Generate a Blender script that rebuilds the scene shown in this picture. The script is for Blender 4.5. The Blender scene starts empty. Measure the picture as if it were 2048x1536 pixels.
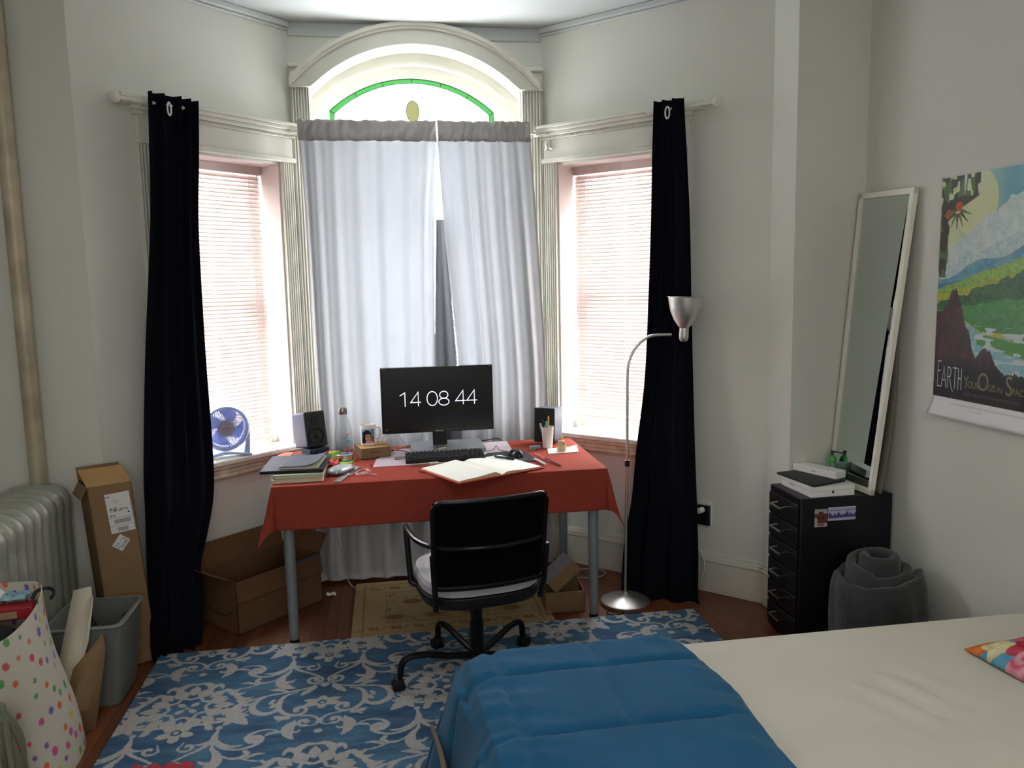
import bpy, bmesh, math, random
import numpy as np
from mathutils import Vector, Matrix
random.seed(7)
sc = bpy.context.scene
COL = sc.collection
PI = math.pi
def R(d): return math.radians(d)
# ---------------------------------------------------------------- helpers
def lin(c):
    if isinstance(c, str):
        c = tuple(int(c[i:i+2], 16)/255 for i in (0, 2, 4))
    return tuple((x/12.92 if x <= .04045 else ((x+.055)/1.055)**2.4) for x in c[:3])
class MB:
    def __init__(s): s.v = []; s.f = []
    def add(s, vs, fs):
        o = len(s.v); s.v += [tuple(v) for v in vs]; s.f += [tuple(i+o for i in f) for f in fs]; return s
    def box(s, x0, x1, y0, y1, z0, z1, m=None):
        vs = [(x, y, z) for z in (z0, z1) for y in (y0, y1) for x in (x0, x1)]
        if m is not None: vs = [tuple(m @ Vector(v)) for v in vs]
        return s.add(vs, [(0,2,3,1),(4,5,7,6),(0,1,5,4),(2,6,7,3),(0,4,6,2),(1,3,7,5)])
    def hexa(s, p8):
        return s.add(p8, [(0,2,3,1),(4,5,7,6),(0,1,5,4),(2,6,7,3),(0,4,6,2),(1,3,7,5)])
    def prism(s, poly, a, b, m=None):      # poly in xy, z from a to b
        n = len(poly)
        vs = [(x, y, a) for x, y in poly]+[(x, y, b) for x, y in poly]
        if m is not None: vs = [tuple(m @ Vector(v)) for v in vs]
        fs = [tuple(range(n-1, -1, -1)), tuple(range(n, 2*n))]+[(i, (i+1) % n, n+(i+1) % n, n+i) for i in range(n)]
        return s.add(vs, fs)
    def lathe(s, prof, n=24, m=None, close=True):   # prof list of (r,z)
        vs = []; fs = []
        for r, z in prof:
            for i in range(n):
                a = 2*PI*i/n; vs.append((r*math.cos(a), r*math.sin(a), z))
        k = len(prof)
        for j in range(k-1):
            for i in range(n):
                fs.append((j*n+i, j*n+(i+1) % n, (j+1)*n+(i+1) % n, (j+1)*n+i))
        if close:
            fs.append(tuple(range(n-1, -1, -1))); fs.append(tuple((k-1)*n+i for i in range(n)))
        if m is not None: vs = [tuple(m @ Vector(v)) for v in vs]
        return s.add(vs, fs)
    def tube(s, path, r, n=8, closed=False, flat=1.0):
        P = [Vector(p) for p in path]; k = len(P); vs = []; fs = []
        rr = r if isinstance(r, (list, tuple)) else [r]*k
        up = None
        for j in range(k):
            if closed: t = P[(j+1) % k]-P[j-1]
            else: t = P[min(j+1, k-1)]-P[max(j-1, 0)]
            t = t.normalized() if t.length > 1e-9 else Vector((0, 0, 1))
            if up is None:
                up = Vector((0, 0, 1)) if abs(t.z) < .9 else Vector((1, 0, 0))
            a = t.cross(up); a = a.normalized() if a.length > 1e-6 else t.orthogonal().normalized()
            b = a.cross(t).normalized(); up = b
            for i in range(n):
                q = 2*PI*i/n
                vs.append(tuple(P[j]+a*(math.cos(q)*rr[j])+b*(math.sin(q)*rr[j]*flat)))
        kk = k if closed else k-1
        for j in range(kk):
            for i in range(n):
                fs.append((j*n+i, j*n+(i+1) % n, ((j+1) % k)*n+(i+1) % n, ((j+1) % k)*n+i))
        if not closed:
            fs.append(tuple(range(n-1, -1, -1))); fs.append(tuple((k-1)*n+i for i in range(n)))
        return s.add(vs, fs)
    def ball(s, c, r, n=16, k=10, m=None):
        r = r if isinstance(r, (tuple, list)) else (r, r, r)
        vs = []; fs = []
        for j in range(1, k):
            t = PI*j/k
            for i in range(n):
                a = 2*PI*i/n
                vs.append((c[0]+r[0]*math.sin(t)*math.cos(a), c[1]+r[1]*math.sin(t)*math.sin(a), c[2]-r[2]*math.cos(t)))
        vs += [(c[0], c[1], c[2]-r[2]), (c[0], c[1], c[2]+r[2])]
        for j in range(k-2):
            for i in range(n): fs.append((j*n+i, j*n+(i+1) % n, (j+1)*n+(i+1) % n, (j+1)*n+i))
        b, t = len(vs)-2, len(vs)-1
        for i in range(n):
            fs.append((b, (i+1) % n, i)); fs.append((t, (k-2)*n+i, (k-2)*n+(i+1) % n))
        if m is not None: vs = [tuple(m @ Vector(v)) for v in vs]
        return s.add(vs, fs)
    def grid(s, fn, nu, nv):
        vs = [fn(i/nu, j/nv) for j in range(nv+1) for i in range(nu+1)]
        fs = [(j*(nu+1)+i, j*(nu+1)+i+1, (j+1)*(nu+1)+i+1, (j+1)*(nu+1)+i) for j in range(nv) for i in range(nu)]
        return s.add(vs, fs)
    def xf(s, m): s.v = [tuple(m @ Vector(v)) for v in s.v]; return s
    def build(s, name, m, parent=None, bev=0, smooth=True, solid=0, sub=0, seg=2, ang=35, offset=0):
        me = bpy.data.meshes.new(name); me.from_pydata(s.v, [], s.f)
        bm = bmesh.new(); bm.from_mesh(me); bmesh.ops.recalc_face_normals(bm, faces=bm.faces); bm.to_mesh(me); bm.free()
        if m: me.materials.append(m)
        if smooth:
            me.shade_smooth()
            if not sub: me.set_sharp_from_angle(angle=R(ang))
        o = bpy.data.objects.new(name, me); COL.objects.link(o)
        if parent: o.parent = parent
        if solid:
            d = o.modifiers.new('solid', 'SOLIDIFY'); d.thickness = solid; d.offset = offset
        if bev:
            d = o.modifiers.new('bevel', 'BEVEL'); d.width = bev; d.segments = seg; d.limit_method = 'ANGLE'; d.angle_limit = R(40); d.harden_normals = False
        if sub:
            d = o.modifiers.new('sub', 'SUBSURF'); d.levels = sub; d.render_levels = sub
        return o
def thing(name, label, cat, loc=(0, 0, 0), rotz=0, group=None):
    o = bpy.data.objects.new(name, None); COL.objects.link(o)
    o.location = loc; o.rotation_euler = (0, 0, rotz); o.empty_display_size = .1
    o['label'] = label; o['category'] = cat
    if group: o['group'] = group
    return o
def tag(o, label, cat, group=None, kind=None):
    o['label'] = label; o['category'] = cat
    if group: o['group'] = group
    if kind: o['kind'] = kind
    return o
def struct(name, loc=(0, 0, 0)):
    o = bpy.data.objects.new(name, None); COL.objects.link(o); o['kind'] = 'structure'; o.location = loc; return o
def st(o): o['kind'] = 'structure'; return o
def dup(root, loc, rotz, label, group=None):
    r = root.copy(); COL.objects.link(r); r.location = loc; r.rotation_euler = (0, 0, rotz); r['label'] = label
    if group: r['group'] = group
    for ch in list(root.children):
        c = ch.copy(); COL.objects.link(c); c.parent = r
        for g in list(ch.children):
            d = g.copy(); COL.objects.link(d); d.parent = c
    return r
def cr(pts, n=8):          # catmull-rom through points of any dimension
    P = [np.array(p, float) for p in pts]; P = [2*P[0]-P[1]]+P+[2*P[-1]-P[-2]]; out = []
    for i in range(1, len(P)-2):
        a, b, c, d = P[i-1:i+3]
        for k in range(n):
            t = k/n
            out.append(tuple(.5*((2*b)+(c-a)*t+(2*a-5*b+4*c-d)*t*t+(3*b-a-3*c+d)*t**3)))
    out.append(tuple(P[-2])); return out
# ---------------------------------------------------------------- materials
def nodes(name):
    m = bpy.data.materials.new(name); m.use_nodes = True
    return m, m.node_tree.nodes, m.node_tree.links
def mat(name, c, rough=.6, metal=0, var=.06, vs=8, bump=0, bs=60, sheen=0, spec=.5, emit=None, es=0, alpha=1, trans=0, ior=1.45, coat=0, stretch=None):
    m, N, L = nodes(name); b = N['Principled BSDF']; c = lin(c)
    b.inputs['Roughness'].default_value = rough; b.inputs['Metallic'].default_value = metal
    b.inputs['Specular IOR Level'].default_value = spec; b.inputs['Transmission Weight'].default_value = trans; b.inputs['IOR'].default_value = ior
    b.inputs['Sheen Weight'].default_value = sheen; b.inputs['Coat Weight'].default_value = coat
    if emit: b.inputs['Emission Color'].default_value = (*lin(emit), 1); b.inputs['Emission Strength'].default_value = es
    tc = N.new('ShaderNodeTexCoord'); src = tc.outputs['Object']
    if stretch:
        mp = N.new('ShaderNodeMapping'); mp.inputs['Scale'].default_value = stretch; L.new(src, mp.inputs['Vector']); src = mp.outputs['Vector']
    n = N.new('ShaderNodeTexNoise'); n.inputs['Scale'].default_value = vs; n.inputs['Detail'].default_value = 4; L.new(src, n.inputs['Vector'])
    r = N.new('ShaderNodeValToRGB'); r.color_ramp.elements[0].position = .3; r.color_ramp.elements[1].position = .7
    r.color_ramp.elements[0].color = (*[x*(1-var) for x in c], 1); r.color_ramp.elements[1].color = (*[min(1, x*(1+var)) for x in c], 1)
    L.new(n.outputs['Fac'], r.inputs['Fac']); L.new(r.outputs['Color'], b.inputs['Base Color'])
    if bump:
        n2 = N.new('ShaderNodeTexNoise'); n2.inputs['Scale'].default_value = bs; n2.inputs['Detail'].default_value = 3; L.new(src, n2.inputs['Vector'])
        bp = N.new('ShaderNodeBump'); bp.inputs['Strength'].default_value = bump; bp.inputs['Distance'].default_value = .01
        L.new(n2.outputs['Fac'], bp.inputs['Height']); L.new(bp.outputs['Normal'], b.inputs['Normal'])
    return m
def attrmat(name, rough=.8, bump=0, bs=300, sheen=0, spec=.3, coat=0):
    m, N, L = nodes(name); b = N['Principled BSDF']; b.inputs['Roughness'].default_value = rough
    b.inputs['Sheen Weight'].default_value = sheen; b.inputs['Specular IOR Level'].default_value = spec; b.inputs['Coat Weight'].default_value = coat
    a = N.new('ShaderNodeAttribute'); a.attribute_name = 'Col'; L.new(a.outputs['Color'], b.inputs['Base Color'])
    if bump:
        tc = N.new('ShaderNodeTexCoord'); n2 = N.new('ShaderNodeTexNoise'); n2.inputs['Scale'].default_value = bs; L.new(tc.outputs['Object'], n2.inputs['Vector'])
        bp = N.new('ShaderNodeBump'); bp.inputs['Strength'].default_value = bump; bp.inputs['Distance'].default_value = .01
        L.new(n2.outputs['Fac'], bp.inputs['Height']); L.new(bp.outputs['Normal'], b.inputs['Normal'])
    return m
def cloth(name, c, trans=.5, ct=None, var=.03, vs=3, bump=.1, stretch=None):
    m, N, L = nodes(name); N.remove(N['Principled BSDF']); out = N['Material Output']
    tc = N.new('ShaderNodeTexCoord'); src = tc.outputs['Object']
    if stretch:
        mp = N.new('ShaderNodeMapping'); mp.inputs['Scale'].default_value = stretch; L.new(src, mp.inputs['Vector']); src = mp.outputs['Vector']
    n = N.new('ShaderNodeTexNoise'); n.inputs['Scale'].default_value = vs; L.new(src, n.inputs['Vector'])
    r = N.new('ShaderNodeValToRGB'); cc = lin(c)
    r.color_ramp.elements[0].color = (*[x*(1-var) for x in cc], 1); r.color_ramp.elements[1].color = (*[min(1, x*(1+var)) for x in cc], 1)
    L.new(n.outputs['Fac'], r.inputs['Fac'])
    d = N.new('ShaderNodeBsdfDiffuse'); t = N.new('ShaderNodeBsdfTranslucent'); mx = N.new('ShaderNodeMixShader')
    L.new(r.outputs['Color'], d.inputs['Color'])
    t.inputs['Color'].default_value = (*(lin(ct) if ct else cc), 1)
    mx.inputs[0].default_value = trans; L.new(d.outputs[0], mx.inputs[1]); L.new(t.outputs[0], mx.inputs[2]); L.new(mx.outputs[0], out.inputs['Surface'])
    return m
def glass(name, c=(1, 1, 1), gl=.06, rough=0):
    m, N, L = nodes(name); N.remove(N['Principled BSDF']); out = N['Material Output']
    t = N.new('ShaderNodeBsdfTransparent'); t.inputs['Color'].default_value = (*c, 1)
    g = N.new('ShaderNodeBsdfGlossy'); g.inputs['Roughness'].default_value = max(rough, .02)
    fr = N.new('ShaderNodeLayerWeight'); pw = N.new('ShaderNodeMath'); pw.operation = 'POWER'; pw.inputs[1].default_value = 4; L.new(fr.outputs['Facing'], pw.inputs[0])
    ma = N.new('ShaderNodeMath'); ma.operation = 'MULTIPLY_ADD'; ma.inputs[1].default_value = .6; ma.inputs[2].default_value = .05; L.new(pw.outputs[0], ma.inputs[0])
    mx = N.new('ShaderNodeMixShader'); L.new(ma.outputs[0], mx.inputs[0]); L.new(t.outputs[0], mx.inputs[1]); L.new(g.outputs[0], mx.inputs[2]); L.new(mx.outputs[0], out.inputs['Surface'])
    return m
WALL = mat('wall_paint', 'd9dad3', .75, var=.025, vs=1.2, bump=.06, bs=25, spec=.2)
CEIL = mat('ceiling_paint', 'c9cdcd', .8, var=.02, vs=1, bump=.03, bs=20, spec=.2)
TRIM = mat('trim_paint', 'dcdad0', .35, var=.04, vs=6, bump=.08, bs=18, spec=.5)
REV = mat('reveal_paint', 'e2d6d2', .5, var=.03, vs=4, spec=.4)
def floor_mat():
    m, N, L = nodes('red_brown_floorboards'); b = N['Principled BSDF']; b.inputs['Roughness'].default_value = .42
    tc = N.new('ShaderNodeTexCoord'); mp = N.new('ShaderNodeMapping'); mp.inputs['Rotation'].default_value = (0, 0, R(90)); L.new(tc.outputs['Object'], mp.inputs['Vector'])
    br = N.new('ShaderNodeTexBrick'); br.inputs['Scale'].default_value = 1; br.inputs['Brick Width'].default_value = 1.1; br.inputs['Row Height'].default_value = .057
    br.inputs['Mortar Size'].default_value = .0012; br.inputs['Color1'].default_value = (*lin('7f4c2e'), 1); br.inputs['Color2'].default_value = (*lin('6c3e28'), 1); br.inputs['Mortar'].default_value = (*lin('2a140c'), 1); br.offset = .37
    L.new(mp.outputs[0], br.inputs['Vector'])
    mp2 = N.new('ShaderNodeMapping'); mp2.inputs['Scale'].default_value = (30, 1.5, 1); L.new(tc.outputs['Object'], mp2.inputs['Vector'])
    n = N.new('ShaderNodeTexNoise'); n.inputs['Scale'].default_value = 2; n.inputs['Detail'].default_value = 6; L.new(mp2.outputs[0], n.inputs['Vector'])
    mx = N.new('ShaderNodeMix'); mx.data_type = 'RGBA'; mx.blend_type = 'MULTIPLY'; mx.inputs[0].default_value = .5
    r = N.new('ShaderNodeValToRGB'); r.color_ramp.elements[0].color = (.5, .45, .4, 1); r.color_ramp.elements[1].color = (1, 1, 1, 1)
    L.new(n.outputs['Fac'], r.inputs['Fac']); L.new(br.outputs['Color'], mx.inputs[6]); L.new(r.outputs['Color'], mx.inputs[7]); L.new(mx.outputs[2], b.inputs['Base Color'])
    return m
NAVY = mat('navy_curtain_cloth', '15161f', .95, var=.12, vs=5, bump=.1, bs=200, spec=.05)
BLK = mat('black_plastic', '111114', .45, var=.1)
BLKM = mat('black_metal', '0e0f12', .35, metal=.3, var=.1)
STEEL = mat('brushed_steel', 'd2d2d0', .38, metal=1, var=.05, vs=30)
CHROME = mat('chrome', 'd8d8d8', .12, metal=1, var=.02)
WHITE = mat('white_card', 'e9e9e6', .5, var=.02)
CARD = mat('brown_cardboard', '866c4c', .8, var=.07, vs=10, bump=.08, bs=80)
CARDD = mat('shaded_cardboard', '6e4f33', .85, var=.08, vs=10)  # darker copy of the cardboard, under-desk shade put into its colour
PAPER = mat('paper', 'efeee6', .8, var=.02)
RED = mat('red_tablecloth', '974033', .85, var=.05, vs=40, bump=.25, bs=350, spec=.15)
GLASS = glass('clear_glass')
LEAD = mat('lead_came', '3a3d44', .5, metal=.5)
# ---------------------------------------------------------------- vertex-painted patterned surfaces
def painted(name, fn, colfn, W, H, nx, ny, m, parent=None, solid=0):
    """grid surface; fn(U,V)->xyz arrays, colfn(U,V)->sRGB array (…,3); U,V in metres"""
    u = np.linspace(0, W, nx+1); v = np.linspace(0, H, ny+1); U, V = np.meshgrid(u, v)
    X, Y, Z = fn(U, V); co = np.stack([X, Y, Z], -1).reshape(-1, 3)
    i = np.arange(nx); j = np.arange(ny); I, J = np.meshgrid(i, j); a = (J*(nx+1)+I).ravel()
    q = np.stack([a, a+1, a+nx+2, a+nx+1], 1)
    me = bpy.data.meshes.new(name); me.vertices.add(len(co)); me.vertices.foreach_set('co', co.ravel())
    me.loops.add(q.size); me.loops.foreach_set('vertex_index', q.ravel().astype(np.int32))
    me.polygons.add(len(q)); me.polygons.foreach_set('loop_start', np.arange(0, q.size, 4, dtype=np.int32))
    me.update(); me.validate()
    C = np.clip(colfn(U, V), 0, 1).reshape(-1, 3); C = np.where(C <= .04045, C/12.92, ((C+.055)/1.055)**2.4)
    ca = me.color_attributes.new('Col', 'FLOAT_COLOR', 'POINT')
    ca.data.foreach_set('color', np.concatenate([C, np.ones((len(C), 1))], 1).ravel().astype(np.float32))
    me.materials.append(m); me.shade_smooth()
    o = bpy.data.objects.new(name, me); COL.objects.link(o)
    if parent: o.parent = parent
    if solid:
        d = o.modifiers.new('solid', 'SOLIDIFY'); d.thickness = solid; d.offset = -1
    return o
def hx(s): return np.array([int(s[i:i+2], 16)/255 for i in (0, 2, 4)])
def vnoise(U, V, s, seed=0):
    x = U*s; y = V*s; xi = np.floor(x).astype(int); yi = np.floor(y).astype(int); fx = x-xi; fy = y-yi
    fx = fx*fx*(3-2*fx); fy = fy*fy*(3-2*fy)
    def h(a, b): t = np.sin(a*127.1+b*311.7+seed*74.7)*43758.5453; return t-np.floor(t)
    return (h(xi, yi)*(1-fx)+h(xi+1, yi)*fx)*(1-fy)+(h(xi, yi+1)*(1-fx)+h(xi+1, yi+1)*fx)*fy
# stroke figures for thin lettering: polylines in unit height
def ell(cx, cy, rx, ry, n=28, a0=0, a1=360): return [(cx+rx*math.cos(R(a0+(a1-a0)*i/n)), cy+ry*math.sin(R(a0+(a1-a0)*i/n))) for i in range(n+1)]
GLY = {'1': ([[(0, .8), (.05, .8), (.36, .98), (.36, 0)]], .40), '4': ([[(.56, 0), (.56, 1), (.02, .27), (.74, .27)]], .74),
 '0': ([ell(.39, .5, .37, .5)], .79), '8': ([ell(.38, .735, .29, .25), ell(.38, .245, .36, .25)], .76),
 'E': ([[(.4, 1), (.05, 1), (.05, 0), (.42, 0)], [(.05, .62), (.36, .62)]], .5), 'A': ([[(0, 0), (.2, .84), (.4, 0)], [(.08, .3), (.32, .3)]], .45),
 'R': ([[(.05, 0), (.05, .84), (.25, .82), (.33, .65), (.25, .48), (.05, .45)], [(.2, .45), (.4, 0), (.5, -.12)]], .45),
 'T': ([[(-.02, .84), (.36, .84)], [(.17, .84), (.17, 0)]], .36), 'H': ([[(.04, 0), (.04, .84)], [(.28, 0), (.28, .84)], [(.04, .45), (.28, .45)]], .36)}
def strokes(mb, lines, w, M):
    for ln in lines:
        p = [Vector((a, b, 0)) for a, b in ln]
        closed = (p[0]-p[-1]).length < 1e-6
        L = []
        for i in range(len(p)):
            if closed: t = (p[(i+1) % (len(p)-1)]-p[i-1 if i else -2])
            else: t = p[min(i+1, len(p)-1)]-p[max(i-1, 0)]
            if 0 < i < len(p)-1:
                t1 = (p[i]-p[i-1]).normalized(); t2 = (p[i+1]-p[i]).normalized(); t = t1+t2
                if t.length < 1e-3: t = t2
                t.normalize(); nrm = Vector((-t.y, t.x, 0)); k = 1/max(.45, abs(nrm.dot(Vector((-t1.y, t1.x, 0)))))
            else: t.normalize(); nrm = Vector((-t.y, t.x, 0)); k = 1
            L.append((M @ (p[i]+nrm*w*.5*k), M @ (p[i]-nrm*w*.5*k)))
        vs = [tuple(q) for pr in L for q in pr]
        mb.add(vs, [(2*i, 2*i+1, 2*i+3, 2*i+2) for i in range(len(L)-1)])
def word(mb, txt, xs, w, M):
    for ch, x in zip(txt, xs): strokes(mb, [[(a+x, b) for a, b in l] for l in GLY[ch][0]], w, M)
def lettering(name, txt, size, m, mw, parent=None, align='CENTER', sx=1):
    c = bpy.data.curves.new(name, 'FONT'); c.body = txt; c.size = size; c.align_x = align; c.align_y = 'CENTER'; c.extrude = .0001
    c.materials.append(m); o = bpy.data.objects.new(name, c); COL.objects.link(o)
    bpy.context.view_layer.update()
    me = bpy.data.meshes.new_from_object(o.evaluated_get(bpy.context.evaluated_depsgraph_get())); bpy.data.objects.remove(o)
    me.name = name; me.transform(mw @ Matrix.Diagonal((sx, 1, 1, 1))); me.materials.clear(); me.materials.append(m)
    o = bpy.data.objects.new(name, me); COL.objects.link(o)
    if parent: o.parent = parent
    return o
EXPO = 2.2
# ================================================================ THE ROOM
CZ = 2.97; YC = 4.486; XL0 = -.448; XR0 = .894
S2 = math.sqrt(.5)
def P(side, s, d, z):     # side +1 right bay wall, -1 left; s along wall from the corner, d outward
    if side > 0: return (XR0+S2*s+S2*d, YC-S2*s+S2*d, z)
    return (XL0-S2*s-S2*d, YC-S2*s+S2*d, z)
def fbox(mb, side, s0, s1, d0, d1, z0, z1):
    return mb.hexa([P(side, s, d, z) for z in (z0, z1) for d in (d0, d1) for s in (s0, s1)])
LR, LL_ = 1.281, 1.134
st(MB().box(-1.8, 2.15, -2.2, 4.75, -.06, 0).build('floor', floor_mat()))
cl = MB(); cl.box(-2.0, 2.35, -2.4, 4.9, CZ, CZ+.1); st(cl.build('ceiling', CEIL))
O0, O1, OZ0, OZ1 = .10, .768, .76, 2.243
for side, L, nm in ((1, LR, 'wall_bay_right'), (-1, LL_, 'wall_bay_left')):
    w = MB(); T = .28
    fbox(w, side, -.0, O0, 0, T, 0, CZ); fbox(w, side, O1, L, 0, T, 0, CZ); fbox(w, side, O0, O1, 0, T, 0, OZ0); fbox(w, side, O0, O1, 0, T, OZ1, CZ)
    st(w.build(nm, WALL))
# centre wall with arched opening
def arch(xl, xr, zs, za, z0, n=36):
    h = (xr-xl)/2; rise = za-zs; r = (h*h+rise*rise)/(2*rise); cz = za-r; cx = (xl+xr)/2; a = math.asin(h/r)
    pts = [(xl, z0), (xl, (z0+zs)/2)]+[(cx+r*math.sin(-a+2*a*i/n), cz+r*math.cos(-a+2*a*i/n)) for i in range(n+1)]+[(xr, (z0+zs)/2), (xr, z0)]
    return pts
A0 = arch(-.347, .774, 2.63, 2.863, .80)
w = MB(); T = 4.76
w.box(XL0, -.347, YC, T, 0, CZ); w.box(.774, XR0, YC, T, 0, CZ); w.box(-.347, .774, YC, T, 0, .80)
aa = A0[2:-2]
for (x0, z0), (x1, z1) in zip(aa[:-1], aa[1:]):
    w.hexa([(x0, YC, z0), (x1, YC, z1), (x0, T, z0), (x1, T, z1), (x0, YC, CZ), (x1, YC, CZ), (x0, T, CZ), (x1, T, CZ)])
st(w.build('wall_center', WALL, smooth=False))
st(MB().box(-1.95, -1.251, 3.684, 3.95, 0, CZ).build('wall_front_left', WALL))
w = MB(); w.box(1.80, 2.3, 3.36, 3.8, 0, CZ); st(w.build('wall_front_right', WALL))
st(MB().box(-1.95, -1.78, -2.3, 3.684, 0, CZ).build('wall_left', WALL))
st(MB().box(2.135, 2.3, -2.3, 3.36, 0, CZ).build('wall_right', WALL))
st(MB().box(-1.95, 2.3, -2.35, -2.2, 0, CZ).build('wall_back', WALL))
# baseboards
def base_prof(mb, pts, off=.022):      # pts: list of (x,y) wall line, room side to the right-hand normal given by off vectors
    pass
def fbase(side, s0, s1, nm):
    b = MB(); fbox(b, side, s0, s1, -.022, 0, 0, .165); fbox(b, side, s0, s1, -.030, 0, .165, .178); fbox(b, side, s0, s1, -.020, 0, .178, .192); fbox(b, side, s0, s1, -.012, 0, .192, .205)
    st(b.build(nm, TRIM, bev=.003))
fbase(1, 0, LR+.008, 'baseboard_bay_right'); fbase(-1, 0, LL_, 'baseboard_bay_left')
b = MB()
for dx, z0, z1 in ((.022, 0, .165), (.030, .165, .178), (.020, .178, .192), (.012, .192, .205)): b.box(1.80-dx, 1.80, 3.335-dx+.02, 3.585, z0, z1)
for dx, z0, z1 in ((.022, 0, .165), (.030, .165, .178), (.020, .178, .192), (.012, .192, .205)): b.box(1.80-dx, 2.135, 3.36-dx, 3.36, z0, z1)
st(b.build('baseboard_front_right', TRIM, bev=.003))
b = MB()
for dx, z0, z1 in ((.022, 0, .165), (.030, .165, .178), (.020, .178, .192), (.012, .192, .205)): b.box(2.135-dx, 2.135, -2.2, 3.36, z0, z1)
st(b.build('baseboard_right', TRIM, bev=.003))
b = MB()
for dx, z0, z1 in ((.022, 0, .165), (.030, .165, .178), (.012, .178, .205)): b.box(-1.78, -1.251, 3.684-dx, 3.684, z0, z1); b.box(-1.78, -1.78+dx, -2.2, 3.684, z0, z1)
st(b.build('baseboard_left', TRIM, bev=.003))
b = MB()
for dx, z0, z1 in ((.022, 0, .165), (.030, .165, .178), (.012, .178, .205)): b.box(XL0, XR0, YC-dx, YC, z0, z1)
st(b.build('baseboard_center', TRIM, bev=.003))
# cornice strips under the ceiling
for side, L, nm in ((1, LR, 'trim_1'), (-1, LL_, 'trim_2')):
    b = MB(); fbox(b, side, 0, L, -.012, 0, 2.925, 2.94); fbox(b, side, 0, L, -.028, 0, 2.94, 2.97); st(b.build(nm, CEIL, bev=.006))
b = MB(); b.box(XL0, XR0, YC-.008, YC, 2.90, 2.97); st(b.build('trim_3', CEIL, bev=.005))
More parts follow.
